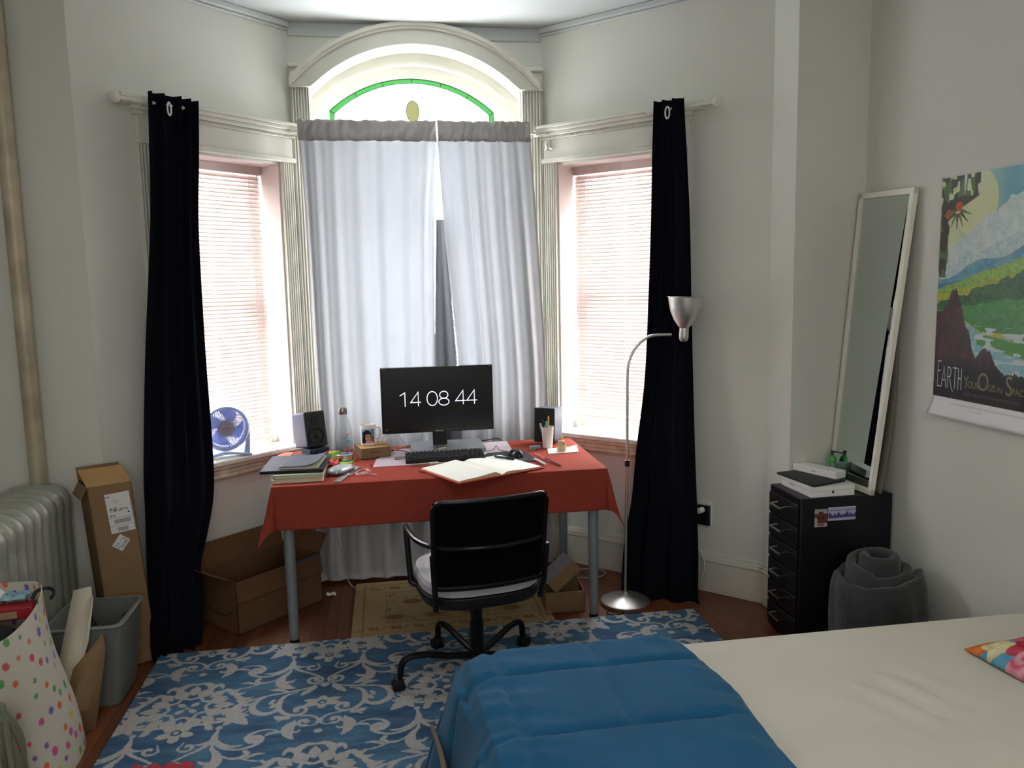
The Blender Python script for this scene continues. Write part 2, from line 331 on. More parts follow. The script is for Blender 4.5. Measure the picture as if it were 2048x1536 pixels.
# ---- side windows
def flute(mb, fn, w, z0, z1, n=6, d=.014):   # fn(a0,a1,d0,d1,z0,z1) adds a box; fluted board of width w
    fn(0, w, 0, .010, z0, z1)
    p = w/(n+.5)
    for i in range(n): fn(p*(i+.5)-p*.1, p*(i+.5)+p*.45, .010, .010+d, z0+.0, z1)
    fn(0, p*.22, .010, .010+d, z0, z1); fn(w-p*.22, w, .010, .010+d, z0, z1)
SLAT = cloth('pale_pink_blind_slat', 'e6dad6', .11, 'dccac6', var=.02)
DIRT = mat('aged_trim_paint', 'cdc3ae', .6, var=.22, vs=14, bump=.1, bs=30)
for side, L, nm in ((-1, LL_, 'window_1'), (1, LR, 'window_3')):
    W = struct(nm)
    b = MB()
    flute(b, lambda a0, a1, d0, d1, z0, z1: fbox(b, side, .004+a0, .004+a1, -d1, -d0, z0, z1), O0-.008, .0, 2.25)
    flute(b, lambda a0, a1, d0, d1, z0, z1: fbox(b, side, O1+.004+a0, O1+.004+a1, -d1, -d0, z0, z1), .10, .0, 2.25)
    b.build('casing', TRIM, W, bev=.002, seg=1)
    b = MB()   # entablature
    fbox(b, side, .0, .875, -.035, 0, 2.25, 2.275); fbox(b, side, .0, .87, -.022, 0, 2.275, 2.375); fbox(b, side, .0, .885, -.034, 0, 2.375, 2.392)
    fbox(b, side, .0, .90, -.046, 0, 2.392, 2.412); fbox(b, side, .0, .95, -.062, 0, 2.412, 2.43); fbox(b, side, .0, .96, -.070, 0, 2.43, 2.447)
    for i in range(58):
        s = .02+i*.0145; fbox(b, side, s, s+.008, -.041, -.034, 2.378, 2.389)
    b.build('entablature', TRIM, W, bev=.003, seg=1)
    b = MB(); fbox(b, side, O0, O0+.006, 0, .25, OZ0, OZ1); fbox(b, side, O1-.006, O1, 0, .25, OZ0, OZ1); fbox(b, side, O0, O1, 0, .25, OZ1-.006, OZ1)
    b.build('reveal', REV, W)
    b = MB(); fbox(b, side, .012, .90, -.055, 0, .735, .762); fbox(b, side, O0, O1, 0, .25, .745, .762); b.build('sill', TRIM, W, bev=.006)
    b = MB(); fbox(b, side, .02, .885, -.042, 0, .716, .735); fbox(b, side, .03, .875, -.030, 0, .69, .716); fbox(b, side, .03, .875, -.036, 0, .672, .69); fbox(b, side, .03, .875, -.020, 0, .66, .672)
    b.build('apron', DIRT, W, bev=.004)
    b = MB(); d0, d1 = .20, .235
    fbox(b, side, O0, O0+.05, d0, d1, OZ0, OZ1); fbox(b, side, O1-.05, O1, d0, d1, OZ0, OZ1); fbox(b, side, O0, O1, d0, d1, OZ0, OZ0+.07); fbox(b, side, O0, O1, d0, d1, OZ1-.06, OZ1); fbox(b, side, O0, O1, d0-.01, d1, 1.50, 1.545)
    b.build('sash', TRIM, W, bev=.004)
    b = MB(); b.add([P(side, O0+.04, .225, OZ0+.05), P(side, O1-.04, .225, OZ0+.05), P(side, O1-.04, .225, OZ1-.05), P(side, O0+.04, .225, OZ1-.05)], [(0, 1, 2, 3)]); b.build('glass', GLASS, W, smooth=False)
    b = MB(); fbox(b, side, O0+.006, O0+.03, .13, .17, .762, .80); b.build('sash_stop', TRIM, W, bev=.004)
    # venetian blind
    where = ('beside the desk fan on the left window sill' if side < 0 else 'behind the steel floor lamp, right bay window')
    B = thing('venetian_blind', 'closed pale pink venetian blind hanging '+where, 'window blind', (0, 0, 0), 0, 'venetian blinds')
    zt = 2.238; zb = .835 if side > 0 else .80
    b = MB(); fbox(b, side, O0+.012, O1-.012, .135, .175, zt-.045, zt); b.build('headrail', mat('blind_headrail', 'c9b6b2', .5), B, bev=.004)
    b = MB(); n = int((zt-.055-zb)/.0205); th = R(60)
    for i in range(n):
        z = zt-.06-.0205*i; c = .0125*math.cos(th); h = .0125*math.sin(th); wob = .0015*math.sin(i*1.7)
        q = []
        for k in (-1, -.33, .33, 1):
            bulge = .0018*(1-k*k)
            q.append((.155+k*c+bulge*math.sin(th), z+k*h+bulge*math.cos(th)*.6+wob*.3))
        vs = [P(side, s, d, zz) for s in (O0+.016, O1-.016) for d, zz in q]
        b.add(vs, [(k, k+1, k+5, k+4) for k in range(3)])
    b.build('slats', SLAT, B, solid=.0006)
    b = MB(); fbox(b, side, O0+.014, O1-.014, .143, .168, zb-.012, zb+.002); b.build('bottom_rail', SLAT, B, bev=.003)
    b = MB()
    for s in (O0+.09, (O0+O1)/2, O1-.09): b.tube([P(side, s, .139, zt-.05), P(side, s, .139, zb)], .0012, 5)
    b.tube(cr([P(side, O0+.045, .13, zt-.04), P(side, O0+.043, .125, 1.8), P(side, O0+.046, .127, 1.35), P(side, O0+.044, .125, 1.02)], 6), .002, 5)
    b.build('cords', WHITE, B)
# small hook on the right entablature
b = MB(); b.tube([P(1, .06, -.022, 2.33), P(1, .06, -.05, 2.33), P(1, .06, -.06, 2.345)], .004, 6); b.tube([P(1, .035, -.03, 2.322), P(1, .06, -.034, 2.335), P(1, .085, -.03, 2.322)], .005, 6); b.tube([P(1, .06, -.034, 2.335), P(1, .06, -.034, 2.365)], .004, 6)
tag(b.build('wall_hook', STEEL), 'small metal hook on the window trim right of the grey curtains', 'hook')
# ---- centre window
W = struct('window_2')
b = MB()
def fb(x0):
    return lambda a0, a1, d0, d1, z0, z1: b.box(x0+a0, x0+a1, YC-d1-.012, YC-d0, z0, z1)
flute(b, fb(-.444), .093, 0, 2.64); flute(b, fb(.780), .11, 0, 2.64)
b.build('casing', TRIM, W, bev=.002, seg=1)
b = MB()
for x0, x1 in ((-.448, -.337), (.764, .894)):
    b.box(x0, x1, YC-.048, YC, 2.637, 2.65); b.box(x0, x1, YC-.030, YC, 2.65, 2.735); b.box(x0, x1, YC-.058, YC, 2.735, 2.755)
b.build('capital', TRIM, W, bev=.004)
def band(mb, c0, c1, y0, y1):   # ring between two same-length curves with front y0, back y1
    for i in range(len(c0)-1):
        (a, az), (a2, az2), (o, oz), (o2, oz2) = c0[i], c0[i+1], c1[i], c1[i+1]
        mb.hexa([(a, y0, az), (a2, y0, az2), (a, y1, az), (a2, y1, az2), (o, y0, oz), (o2, y0, oz2), (o, y1, oz), (o2, y1, oz2)])
def ring(r0, r1, n=40):
    cx, cz = .2135, 2.078; a = R(56)
    f = lambda r: [(min(.874, max(-.447, cx+r*math.sin(-a+2*a*i/n))), max(2.64, min(CZ-.001, cz+r*math.cos(-a+2*a*i/n)))) for i in range(n+1)]
    return f(r0), f(r1)
b = MB(); band(b, *ring(.785, .80), YC-.05, YC); band(b, *ring(.80, .862), YC-.036, YC); band(b, *ring(.862, .878), YC-.05, YC); band(b, *ring(.878, .897), YC-.064, YC)
b.build('arch_moulding', TRIM, W, smooth=False)
A1 = arch(-.305, .715, 2.606, 2.80, .80); A2 = arch(-.262, .650, 2.565, 2.742, .80)
b = MB(); band(b, A0, A1, 4.606, 4.70); band(b, A1, A2, 4.640, 4.70)
A1b = arch(-.317, .727, 2.612, 2.812, .80); band(b, A1b, A1, 4.596, 4.606)
b.build('frame', TRIM, W, smooth=False)
b = MB(); band(b, [(x, z) for x, z in A0], [(x+(.002 if x < .2 else -.002), z-.003) for x, z in A0], YC+.001, 4.606); b.build('reveal', TRIM, W, smooth=False)
b = MB(); b.box(-.27, .66, 4.62, 4.69, 2.38, 2.455); b.box(-.27, .66, 4.63, 4.69, 1.95, 2.03); b.box(-.27, .66, 4.63, 4.69, 1.36, 1.40); b.box(-.347, .774, 4.50, 4.70, .79, .84); b.build('transom_bars', TRIM, W, bev=.004)
# panes
b = MB(); b.add([(-.27, 4.68, .82), (.66, 4.68, .82), (.66, 4.68, 2.45), (-.27, 4.68, 2.45)], [(0, 1, 2, 3)]); b.build('lower_glass', GLASS, W, smooth=False)
SG = arch(-.262, .650, 2.565, 2.742, 2.45); G1 = arch(-.236, .624, 2.548, 2.716, 2.45)
b = MB(); 
for i in range(len(SG)-1): b.add([(SG[i][0], 4.672, SG[i][1]), (SG[i+1][0], 4.672, SG[i+1][1]), (G1[i+1][0], 4.672, G1[i+1][1]), (G1[i][0], 4.672, G1[i][1])], [(0, 1, 2, 3)])
b.build('green_glass_border', glass('green_glass', (.0045, .024, .005)), W, smooth=False)
b = MB(); n = len(G1); b.add([(x, 4.672, z) for x, z in G1], [tuple(range(n))]); b.build('stained_glass', glass('pale_glass', (.5, .52, .51)), W, smooth=False)
b = MB(); oc = ell(.194, 2.565, .036, .058, 30); b.add([(x, 4.668, z) for x, z in oc[:-1]], [tuple(range(30))]); b.build('amber_glass', glass('amber_glass', (.040, .036, .016)), W, smooth=False)
b = MB(); y = 4.666
b.tube([(x, y, z) for x, z in G1], .0022, 5); b.tube([(x, y, z) for x, z in SG], .0022, 5)
for i in (2, 8, 14, 20, 26, 32, 38): b.tube([(SG[i][0], y, SG[i][1]), (G1[i][0], y, G1[i][1])], .002, 5)
b.tube([(x, y, z) for x, z in oc[:-1]], .0022, 5, closed=True)
cx = .194
for s in (-1, 1):
    b.tube([(cx+s*.036, y, 2.563), (cx+s*.055, y, 2.563)], .002, 5)
    b.tube([(cx+s*.055, y, 2.575), (cx+s*.055, y, 2.53), (cx+s*.04, y, 2.49), (cx, y, 2.455)], .0011, 5)
    b.tube(cr([(cx, y, 2.64), (cx+s*.012, y, 2.656), (cx+s*.026, y, 2.66), (cx+s*.038, y, 2.65), (cx+s*.036, y, 2.638)], 5), .0014, 5)
    b.tube(cr([(cx, y, 2.648), (cx+s*.012, y, 2.665), (cx+s*.018, y, 2.676), (cx, y, 2.695)], 5), .0011, 5)
    b.tube(cr([(cx, y, 2.64), (cx+s*.03, y, 2.62), (cx+s*.06, y, 2.622), (cx+s*.08, y, 2.605), (cx+s*.055, y, 2.575)], 5), .0009, 5)
    for dx, z in ((.12, 2.59), (.21, 2.56)):
        b.tube([(cx+s*dx, y, z), (cx+s*(dx+.03), y, z), (cx+s*(dx+.034), y, z-.02)], .0009, 5)
b.tube([(cx, y, 2.623), (cx, y, 2.65)], .0018, 5); b.tube([(cx, y, 2.507), (cx, y, 2.455)], .002, 5)
b.build('lead_lines', LEAD, W)
# ================================================================ CURTAINS
def curtain(name, rows, n, amp, m, parent, seed=0, nu=110, nv=60, solid=.002, amp2=.3, sgn=1, topamp=1.0):
    rows = sorted(rows, key=lambda r: -r[0])
    rr = cr([(r[0], *r[1], *r[2]) for r in rows], 10); zs = np.array([r[0] for r in rr])
    rnd = random.Random(seed); ph = [rnd.uniform(0, 6.28) for _ in range(6)]; fr = [rnd.uniform(.7, 1.4) for _ in range(n)]
    cum = np.concatenate([[0], np.cumsum(fr)]); cum = cum/cum[-1]
    def fn(u, v):
        t = v*(len(rr)-1); i = min(int(t), len(rr)-2); f = t-i; r = [a*(1-f)+b*f for a, b in zip(rr[i], rr[i+1])]
        z, x0, y0, x1, y1 = r; dx, dy = x1-x0, y1-y0; L = math.hypot(dx, dy); nx, ny = dy/L*sgn, -dx/L*sgn
        uu = u+.012*math.sin(v*5+ph[0]+u*7)
        k = np.interp(uu, cum, np.arange(n+1))
        a = amp*(topamp+(1-topamp)*min(1, v*4))
        off = a*(math.sin(2*PI*k)+amp2*math.sin(4.3*PI*k+ph[1]+v*2.2)+.25*math.sin(2*PI*u*1.5+v*4+ph[2]))
        # slight along-cloth wobble gives rounder folds
        sl = .35*a*math.cos(2*PI*k)*(.5+.5*v)
        return (x0+dx*u+nx*off+dx/L*sl, y0+dy*u+ny*off+dy/L*sl, max(z, .004))
    return MB().grid(fn, nu, nv).build(name, m, parent, solid=solid)
def rod(label, A, Bp, fin, br, parts=True):
    T = thing('curtain_rod', label, 'curtain rod', (0, 0, 0), 0, 'cream curtain rods')
    MB().tube([A, Bp], .008, 10).build('pole', TRIM, T)
    for f in fin:
        MB().ball(f, .024, 14, 10).tube([f, tuple(np.array(f)+(np.array(A)-np.array(Bp))*0)], .01, 6).build('finial', TRIM, T)
    for a, c in br:
        b = MB(); b.tube([a, c], .006, 8); b.ball(c, .02, 10, 6); b.build('bracket', TRIM, T)
    return T
# left navy curtain on rod
rodL0, rodL1 = (-1.145, 3.662, 2.415), (-.50, 4.307, 2.43)
def offp(side, s, off, z): return P(side, s, -off, z)
rod('cream curtain rod holding the left navy curtain', P(-1, .99, -.09, 2.415), P(-1, .68, -.09, 2.418), [P(-1, 1.0, -.09, 2.415)], [(P(-1, .87, -.09, 2.415), P(-1, .87, 0, 2.40))])
rod('cream curtain rod holding the right navy curtain beside the lamp', P(1, 1.035, -.09, 2.425), P(1, .68, -.09, 2.42), [P(1, 1.045, -.09, 2.425)], [(P(1, .86, -.09, 2.42), P(1, .86, 0, 2.40))])
cL = thing('navy_curtain', 'navy curtain bunched at the left bay window beside the desk fan', 'curtain', (0, 0, 0), 0, 'navy curtains')
rows = [(2.458, (-.984, 3.798), (-.810, 3.974)), (2.2, (-.992, 3.784), (-.822, 3.952)), (1.89, (-1.010, 3.786), (-.846, 3.952)), (1.34, (-1.055, 3.738), (-.851, 3.941)), (.84, (-1.083, 3.681), (-.844, 3.92)), (.63, (-1.081, 3.645), (-.848, 3.885)), (.47, (-1.078, 3.605), (-.872, 3.81)), (.34, (-1.073, 3.57), (-.896, 3.745)), (.22, (-1.064, 3.53), (-.882, 3.70)), (.08, (-1.060, 3.49), (-.885, 3.66)), (.0, (-1.062, 3.50), (-.89, 3.63))]
curtain('cloth', rows, 4, .021, NAVY, cL, 3, 140, 90, topamp=.9)
MB().tube([tuple(np.array(P(-1, .775, -.125, 2.395))+np.array((.006*math.cos(t), .006*math.cos(t), .028*math.sin(t)))*1) for t in np.linspace(0, 2*PI, 20)[:-1]], .004, 6, closed=True).build('grommet', WHITE, cL)
cR = thing('navy_curtain', 'navy curtain hanging to the floor behind the steel lamp', 'curtain', (0, 0, 0), 0, 'navy curtains')
rows = [(2.462, (1.334, 3.893), (1.440, 3.780)), (2.2, (1.326, 3.895), (1.450, 3.768)), (1.87, (1.325, 3.914), (1.468, 3.770)), (1.50, (1.318, 3.934), (1.479, 3.774)), (1.1, (1.299, 3.94), (1.484, 3.754)), (.74, (1.257, 3.953), (1.486, 3.724)), (.48, (1.231, 3.951), (1.487, 3.695)), (.23, (1.185, 3.94), (1.481, 3.658)), (.05, (1.143, 3.85), (1.470, 3.63)), (.0, (1.13, 3.80), (1.475, 3.62))]
curtain('cloth', rows, 3, .020, NAVY, cR, 11, 140, 90, topamp=.9)
MB().tube([tuple(np.array(P(1, .81, -.125, 2.40))+np.array((.008*math.cos(t), -.008*math.cos(t), .028*math.sin(t)))) for t in np.linspace(0, 2*PI, 20)[:-1]], .004, 6, closed=True).build('grommet', WHITE, cR)
# grey curtains
T = thing('curtain_rod', 'cream rod threaded through the pair of grey curtains', 'curtain rod', (0, 0, 0), 0, 'cream curtain rods')
MB().tube([(-.452, 4.404, 2.405), (.898, 4.404, 2.405)], .009, 10).build('pole', TRIM, T)
for x in (-.40, .85): MB().box(x-.012, x+.012, 4.395, YC-.02, 2.39, 2.42).build('bracket', WHITE, T, bev=.003)
GC = cloth('pale_grey_curtain_cloth', 'c2c1c1', .34, 'bcbec2', var=.02)
GC2 = cloth('grey_curtain_header_cloth', 'b8b4b3', .20, 'b6b4b4', var=.02)
DK = cloth('shaded_fold_cloth', '5a5c60', .05, '5a5c60')  # shade of the curtain gap put into the cloth colour
for nm, lab, rows, seed, n in (('a', 'left grey curtain, hanging behind the speaker and water bottle',
      [(2.372, (-.413, 4.385), (.300, 4.385)), (2.3, (-.405, 4.38), (.300, 4.38)), (1.9, (-.395, 4.39), (.272, 4.39)), (1.2, (-.385, 4.39), (.256, 4.39)), (.8, (-.38, 4.395), (.25, 4.40)), (.3, (-.43, 4.37), (.25, 4.38)), (.08, (-.44, 4.30), (.26, 4.30)), (.03, (-.43, 4.26), (.28, 4.24))], 5, 6),
     ('b', 'right grey curtain, hanging behind the monitor\'s right side and pen cup',
      [(2.372, (.306, 4.38), (.806, 4.385)), (2.3, (.306, 4.37), (.812, 4.38)), (1.9, (.325, 4.37), (.836, 4.38)), (1.2, (.378, 4.38), (.872, 4.39)), (.8, (.39, 4.39), (.878, 4.395)), (.3, (.38, 4.38), (.885, 4.38)), (.08, (.37, 4.30), (.885, 4.33)), (.02, (.36, 4.26), (.88, 4.31))], 8, 5)):
    c = thing('grey_curtain', lab, 'curtain', (0, 0, 0), 0, 'pair of grey curtains')
    curtain('cloth', rows, n, .0105, GC, c, seed, 200, 80, solid=.0008, amp2=.35, topamp=.5)
    x0, x1 = rows[0][1][0]-.002, rows[0][2][0]
    hr = [(2.458, (x0, 4.368), (x1, 4.368)), (2.40, (x0+.002, 4.366), (x1, 4.366)), (2.352, (x0+.003, 4.366), (x1, 4.366))]
    curtain('header', hr, n, .0105, GC2, c, seed, 200, 8, solid=.0008, amp2=.9, topamp=1)
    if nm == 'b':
        MB().grid(lambda u, v: (.290-.05*min(1, v*1.6)+u*(.045+.12*min(1, v*1.6)), 4.425+.008*math.sin(u*9), 1.95*(1-v)+.1*v), 12, 20).build('shaded_fold', DK, c, solid=.001)  # added dark strip, stands in for the shaded fold between the curtains
# ================================================================ RUGS
def torus_raster(PX, PY, res):
    nx, ny = int(round(PX/res)), int(round(PY/res)); img = np.zeros((ny, nx), np.float32)
    def disc(x, y, r, val):
        ix, iy = int(round(x/res)), int(round(y/res)); k = int(r/res)+2
        yy, xx = np.mgrid[iy-k:iy+k+1, ix-k:ix+k+1]
        d = np.hypot(xx*res-x, yy*res-y); a = np.clip((r-d)/res+.5, 0, 1)
        Y = yy % ny; X = xx % nx
        if val > 0: img[Y, X] = np.maximum(img[Y, X], a)
        else: img[Y, X] = np.minimum(img[Y, X], 1-a)
    return img, disc
def make_rug_tile():
    PX, PY, res = 1.01, 1.044, .0025
    img, disc = torus_raster(PX, PY, res)
    def D(x, y, r, val=1):
        for X, Y in ((x, y), (-x, y), (x+PX/2, y+PY/2), (-x+PX/2, y+PY/2)): disc(X % PX, Y % PY, r, val)
    def S(pts, w, val=1):          # pts [(x,y)], w list of widths
        p = [(a, b, c) for (a, b), c in zip(pts, w)]
        q = cr(p, 6); 
        for (x0, y0, w0), (x1, y1, w1) in zip(q[:-1], q[1:]):
            L = math.hypot(x1-x0, y1-y0); n = max(1, int(L/.0018))
            for i in range(n):
                t = i/n; D(x0+(x1-x0)*t, y0+(y1-y0)*t, max(.0012, (w0+(w1-w0)*t)), val)
    def spiral(cx, cy, r0, a0, turns, w, tail=None):   # scroll, ends thick at the centre
        n = 16; pts = []; ws = []
        if tail: pts += tail; ws += [w*.6]*len(tail)
        for i in range(n+1):
            t = i/n; a = a0+turns*2*PI*t; r = r0*(1-.72*t); pts.append((cx+r*math.cos(a), cy+r*math.sin(a))); ws.append(w*(1+.9*t))
        S(pts, ws)
    # medallion
    D(0, 0, .009); 
    for a in (45, 135, 225, 315):
        c, s = math.cos(R(a)), math.sin(R(a)); S([(.016*c, .016*s), (.034*c, .034*s), (.046*c, .046*s)], [.003, .013, .008])
    for k in range(8):
        a = R(22.5+45*k); c, s = math.cos(a), math.sin(a); a2 = a+R(22.5)
        S([(.066*math.cos(a-.36), .066*math.sin(a-.36)), (.085*c, .085*s), (.066*math.cos(a+.36), .066*math.sin(a+.36))], [.006, .009, .006])
        S([(.09*c, .09*s), (.115*math.cos(a+.12), .115*math.sin(a+.12)), (.145*math.cos(a+.05), .145*math.sin(a+.05))], [.008, .016, .006])
        S([(.10*math.cos(a2), .10*math.sin(a2)), (.135*math.cos(a2-.08), .135*math.sin(a2-.08)), (.17*math.cos(a2+.02), .17*math.sin(a2+.02))], [.004, .011, .003])
    for sx in (1,):
        # crown above
        S([(0, -.185), (.03, -.188), (.055, -.165), (.06, -.14), (.052, -.12)], [.007, .010, .016, .013, .01])
        S([(.06, -.15), (.085, -.165), (.10, -.155), (.105, -.135)], [.012, .013, .009, .005])
        S([(.0, -.125), (.02, -.112), (.05, -.112), (.08, -.10)], [.011, .007, .006, .005])
        S([(.09, -.10), (.125, -.115), (.155, -.10), (.175, -.12)], [.006, .013, .010, .004]); S([(.14, -.10), (.165, -.075), (.20, -.08)], [.011, .012, .003])
        S([(.17, -.06), (.20, -.03), (.235, -.04)], [.011, .014, .003]); S([(.19, -.02), (.215, .015), (.25, .01)], [.012, .012, .003]); S([(.16, .05), (.20, .06), (.22, .04)], [.012, .012, .004])
        S([(.13, .10), (.17, .105), (.195, .09)], [.008, .010, .003]); S([(.05, .13), (.10, .125), (.15, .12), (.2, .10), (.235, .06)], [.006, .009, .009, .006, .003])
        spiral(.155, .045, .032, -.5, .8, .006)
    # small blossom under the medallion
    y0 = .176
    for a in (-90+180, 90+72*1, 90-72, 90+138, 90-138):
        a = R(a) if a != 90 else R(90)
        c, s = math.cos(a), math.sin(a); S([(.02*c, y0+.02*s), (.042*c, y0+.040*s), (.066*c, y0+.058*s)], [.013, .019, .004])
    D(0, y0, .026); D(0, y0-.004, .019, -1); D(0, y0-.006, .011)
    S([(-.028, y0-.045), (0, y0-.056), (.028, y0-.045)], [.006, .010, .006])
    S([(.085, .10), (.10, .135), (.12, .15)], [.010, .012, .004]); S([(.105, .155), (.115, .165)], [.011, .013]); S([(.098, .150), (.125, .172)], [.004, .004])
    # scroll pair
    spiral(.062, .275, .030, PI*.95, -.8, .0045, [(.045, .24)])
    # ogee junction
    D(0, .435, .017)
    S([(.145, .245), (.115, .29), (.07, .325), (.035, .355), (.012, .385), (.018, .405)], [.012, .008, .006, .006, .007, .007])
    spiral(.045, .387, .030, PI*.6, -.85, .006, [(.012, .385)])
    # fork at (.145,.245) rising to bead (.14,.165)
    D(.148, .165, .012); S([(.148, .18), (.145, .21), (.145, .245)], [.005, .009, .015])
    S([(.145, .245), (.175, .28), (.215, .30), (.25, .297)], [.013, .011, .008, .003]); S([(.145, .245), (.11, .265), (.08, .263)], [.010, .007, .003])
    S([(.15, .26), (.18, .30), (.23, .32), (.275, .315), (.305, .29), (.31, .265), (.29, .25), (.27, .262)], [.007, .006, .006, .007, .010, .012, .013, .012])
    S([(.145, .26), (.15, .30), (.17, .335), (.18, .375), (.165, .41), (.135, .435), (.11, .445)], [.006, .007, .013, .020, .022, .012, .002])
    S([(.165, .39), (.135, .385), (.12, .37)], [.010, .008, .003])
    S([(.18, .34), (.215, .37), (.25, .375), (.275, .355), (.265, .335)], [.003, .005, .007, .010, .009])
    S([(.25, .375), (.30, .40), (.36, .415)], [.004, .004, .002]); S([(.265, .385), (.30, .365), (.335, .362)], [.003, .008, .002])
    # long sweep from junction to the neighbour axis
    S([(.012, .41), (.05, .445), (.11, .465), (.17, .475), (.23, .49), (.29, .52), (.34, .56), (.362, .60)], [.004, .005, .006, .006, .006, .007, .006, .004])
    S([(.14, .465), (.175, .445), (.215, .440)], [.004, .011, .002]); S([(.04, .452), (.065, .48), (.085, .505)], [.012, .014, .004])
    # heart
    S([(.10, .475), (.145, .50), (.163, .55), (.155, .60), (.125, .64), (.08, .655), (.035, .665), (.008, .69), (.006, .72)], [.003, .008, .011, .010, .009, .006, .005, .006, .007])
    spiral(.083, .615, .034, PI*.45, .85, .0065, [(.115, .642)])
    for a in (-90, -30, 25, 90, 155, 210):
        c, s = math.cos(R(a)), math.sin(R(a)); S([(.02*c, .57+.015*s), (.045*c, .57+.028*s), (.078*c, .57+.045*s)], [.014, .017, .003])
    D(0, .572, .028); S([(-.008, .572), (0, .558), (.014, .57), (.004, .584), (-.014, .58)], [.003]*5, -1)
    spiral(.055, .705, .026, PI*.6, -.8, .006, [(.008, .725), (.03, .735)])
    D(0, .774, .015)
    # C scroll and acanthus under the sweep
    S([(.215, .485), (.25, .52), (.26, .565), (.245, .60), (.21, .62), (.175, .61), (.16, .585), (.175, .565), (.19, .575)], [.004, .010, .013, .014, .012, .010, .011, .010, .009])
    S([(.185, .525), (.195, .545), (.18, .555)], [.008, .008, .004])
    S([(.27, .50), (.31, .535), (.325, .58), (.315, .62), (.285, .655), (.26, .68)], [.004, .014, .026, .028, .020, .003]); S([(.31, .62), (.335, .66), (.345, .675)], [.018, .012, .003]); S([(.29, .62), (.265, .612)], [.012, .003])
    S([(.12, .665), (.15, .66), (.17, .645)], [.012, .013, .003]); S([(.11, .65), (.155, .685)], [.006, .004])
    # bird-like leaf over the crown
    S([(.09, .69), (.098, .715), (.11, .74), (.105, .78), (.085, .815)], [.003, .017, .022, .017, .004]); S([(.105, .765), (.075, .768), (.065, .755)], [.010, .007, .003])
    S([(.10, .79), (.13, .76), (.17, .762), (.185, .775)], [.006, .006, .007, .003]); S([(.12, .765), (.17, .735), (.22, .74), (.245, .77), (.23, .80), (.20, .80)], [.003, .004, .006, .010, .013, .011])
    return img, PX, PY, res
RT, RPX, RPY, RRES = make_rug_tile()
def rug_col(U, V):
    x = (U-.224) % RPX; y = (V-.498) % RPY
    ix = np.minimum((x/RRES).astype(int), RT.shape[1]-1); iy = np.minimum((y/RRES).astype(int), RT.shape[0]-1)
    m = RT[iy, ix][..., None]
    n = vnoise(U, V*2.2, 6, 1)*.6+vnoise(U, V*3, 17, 2)*.4; n2 = vnoise(U, V, 260, 3)
    blue = hx('2b4a6a')*(1-n[..., None])+hx('55809c')*n[..., None]; dk = np.clip((vnoise(U, V*1.5, 4, 5)-.5)*2, 0, 1)[..., None]; blue = blue*(1-dk*.45)+hx('26395a')*dk*.45
    cream = hx('aeacaa')*(1-.0*m)
    c = blue*(1-m)+cream*m; return c*(.93+.14*n2[..., None])
rug = painted('area_rug', lambda U, V: (U-1.03, 3.53-V, .012+0*U), rug_col, 2.44, 1.24, 700, 400, attrmat('rug_pile', .95, .35, 500, sheen=.1, spec=.1), solid=.011)
tag(rug, 'blue rug with cream scrolls and blossoms under the office chair', 'rug')
def jute_col(U, V):
    W_, H_ = .95, .70; b = hx('b39d74'); o = np.ones(U.shape+(3,))*b; o *= (.93+.1*vnoise(U, V, 200, 4)[..., None])
    d = np.minimum(np.minimum(U, W_-U), np.minimum(V, H_-V))
    def put(mask, c, k=.7):
        nonlocal o; mk = (np.clip(mask, 0, 1)*k)[..., None]; o = o*(1-mk)+hx(c)*mk
    put(((d > .045) & (d < .052)) | ((d > .155) & (d < .162)), '7b6748'); put((d > .165)*1.0, 'a28f6c', .35)
    for k in range(9):
        for (cx, cy) in ((.10+k*.105, .60), (.10+k*.105, .10)):
            q = np.hypot(U-cx, (V-cy)*1.3); put((np.abs(q-.018) < .007)*1.0, '7d4a2c', .8 if k % 2 else .5); put(np.abs(V-cy-.02*np.sin((U-cx)*60)) < .003, '6f6a4c', .35)
    for k in range(4):
        cx, cy = .20+k*.19, .48; q = np.hypot((U-cx)/1.6, V-cy); put((q < .026)*1.0, '7c5636', .7); put((np.abs(q-.034) < .005)*1.0, '8b7a52', .6)
        cx, cy = .29+k*.19, .30; q = np.hypot((U-cx)/1.6, V-cy); put((q < .03)*1.0, '6c4630', .6)
    put(np.clip((vnoise(U, V, 45, 9)-.72)*6, 0, 1)*(d > .16), '77603f', .5); return o
jr = painted('small_rug', lambda U, V: (U-.215, 4.225-V, .008+0*U), jute_col, .95, .695, 240, 176, attrmat('woven_rug', .95, .3, 500, spec=.1), solid=.007)
tag(jr, 'small beige oriental rug lying under the desk', 'rug')
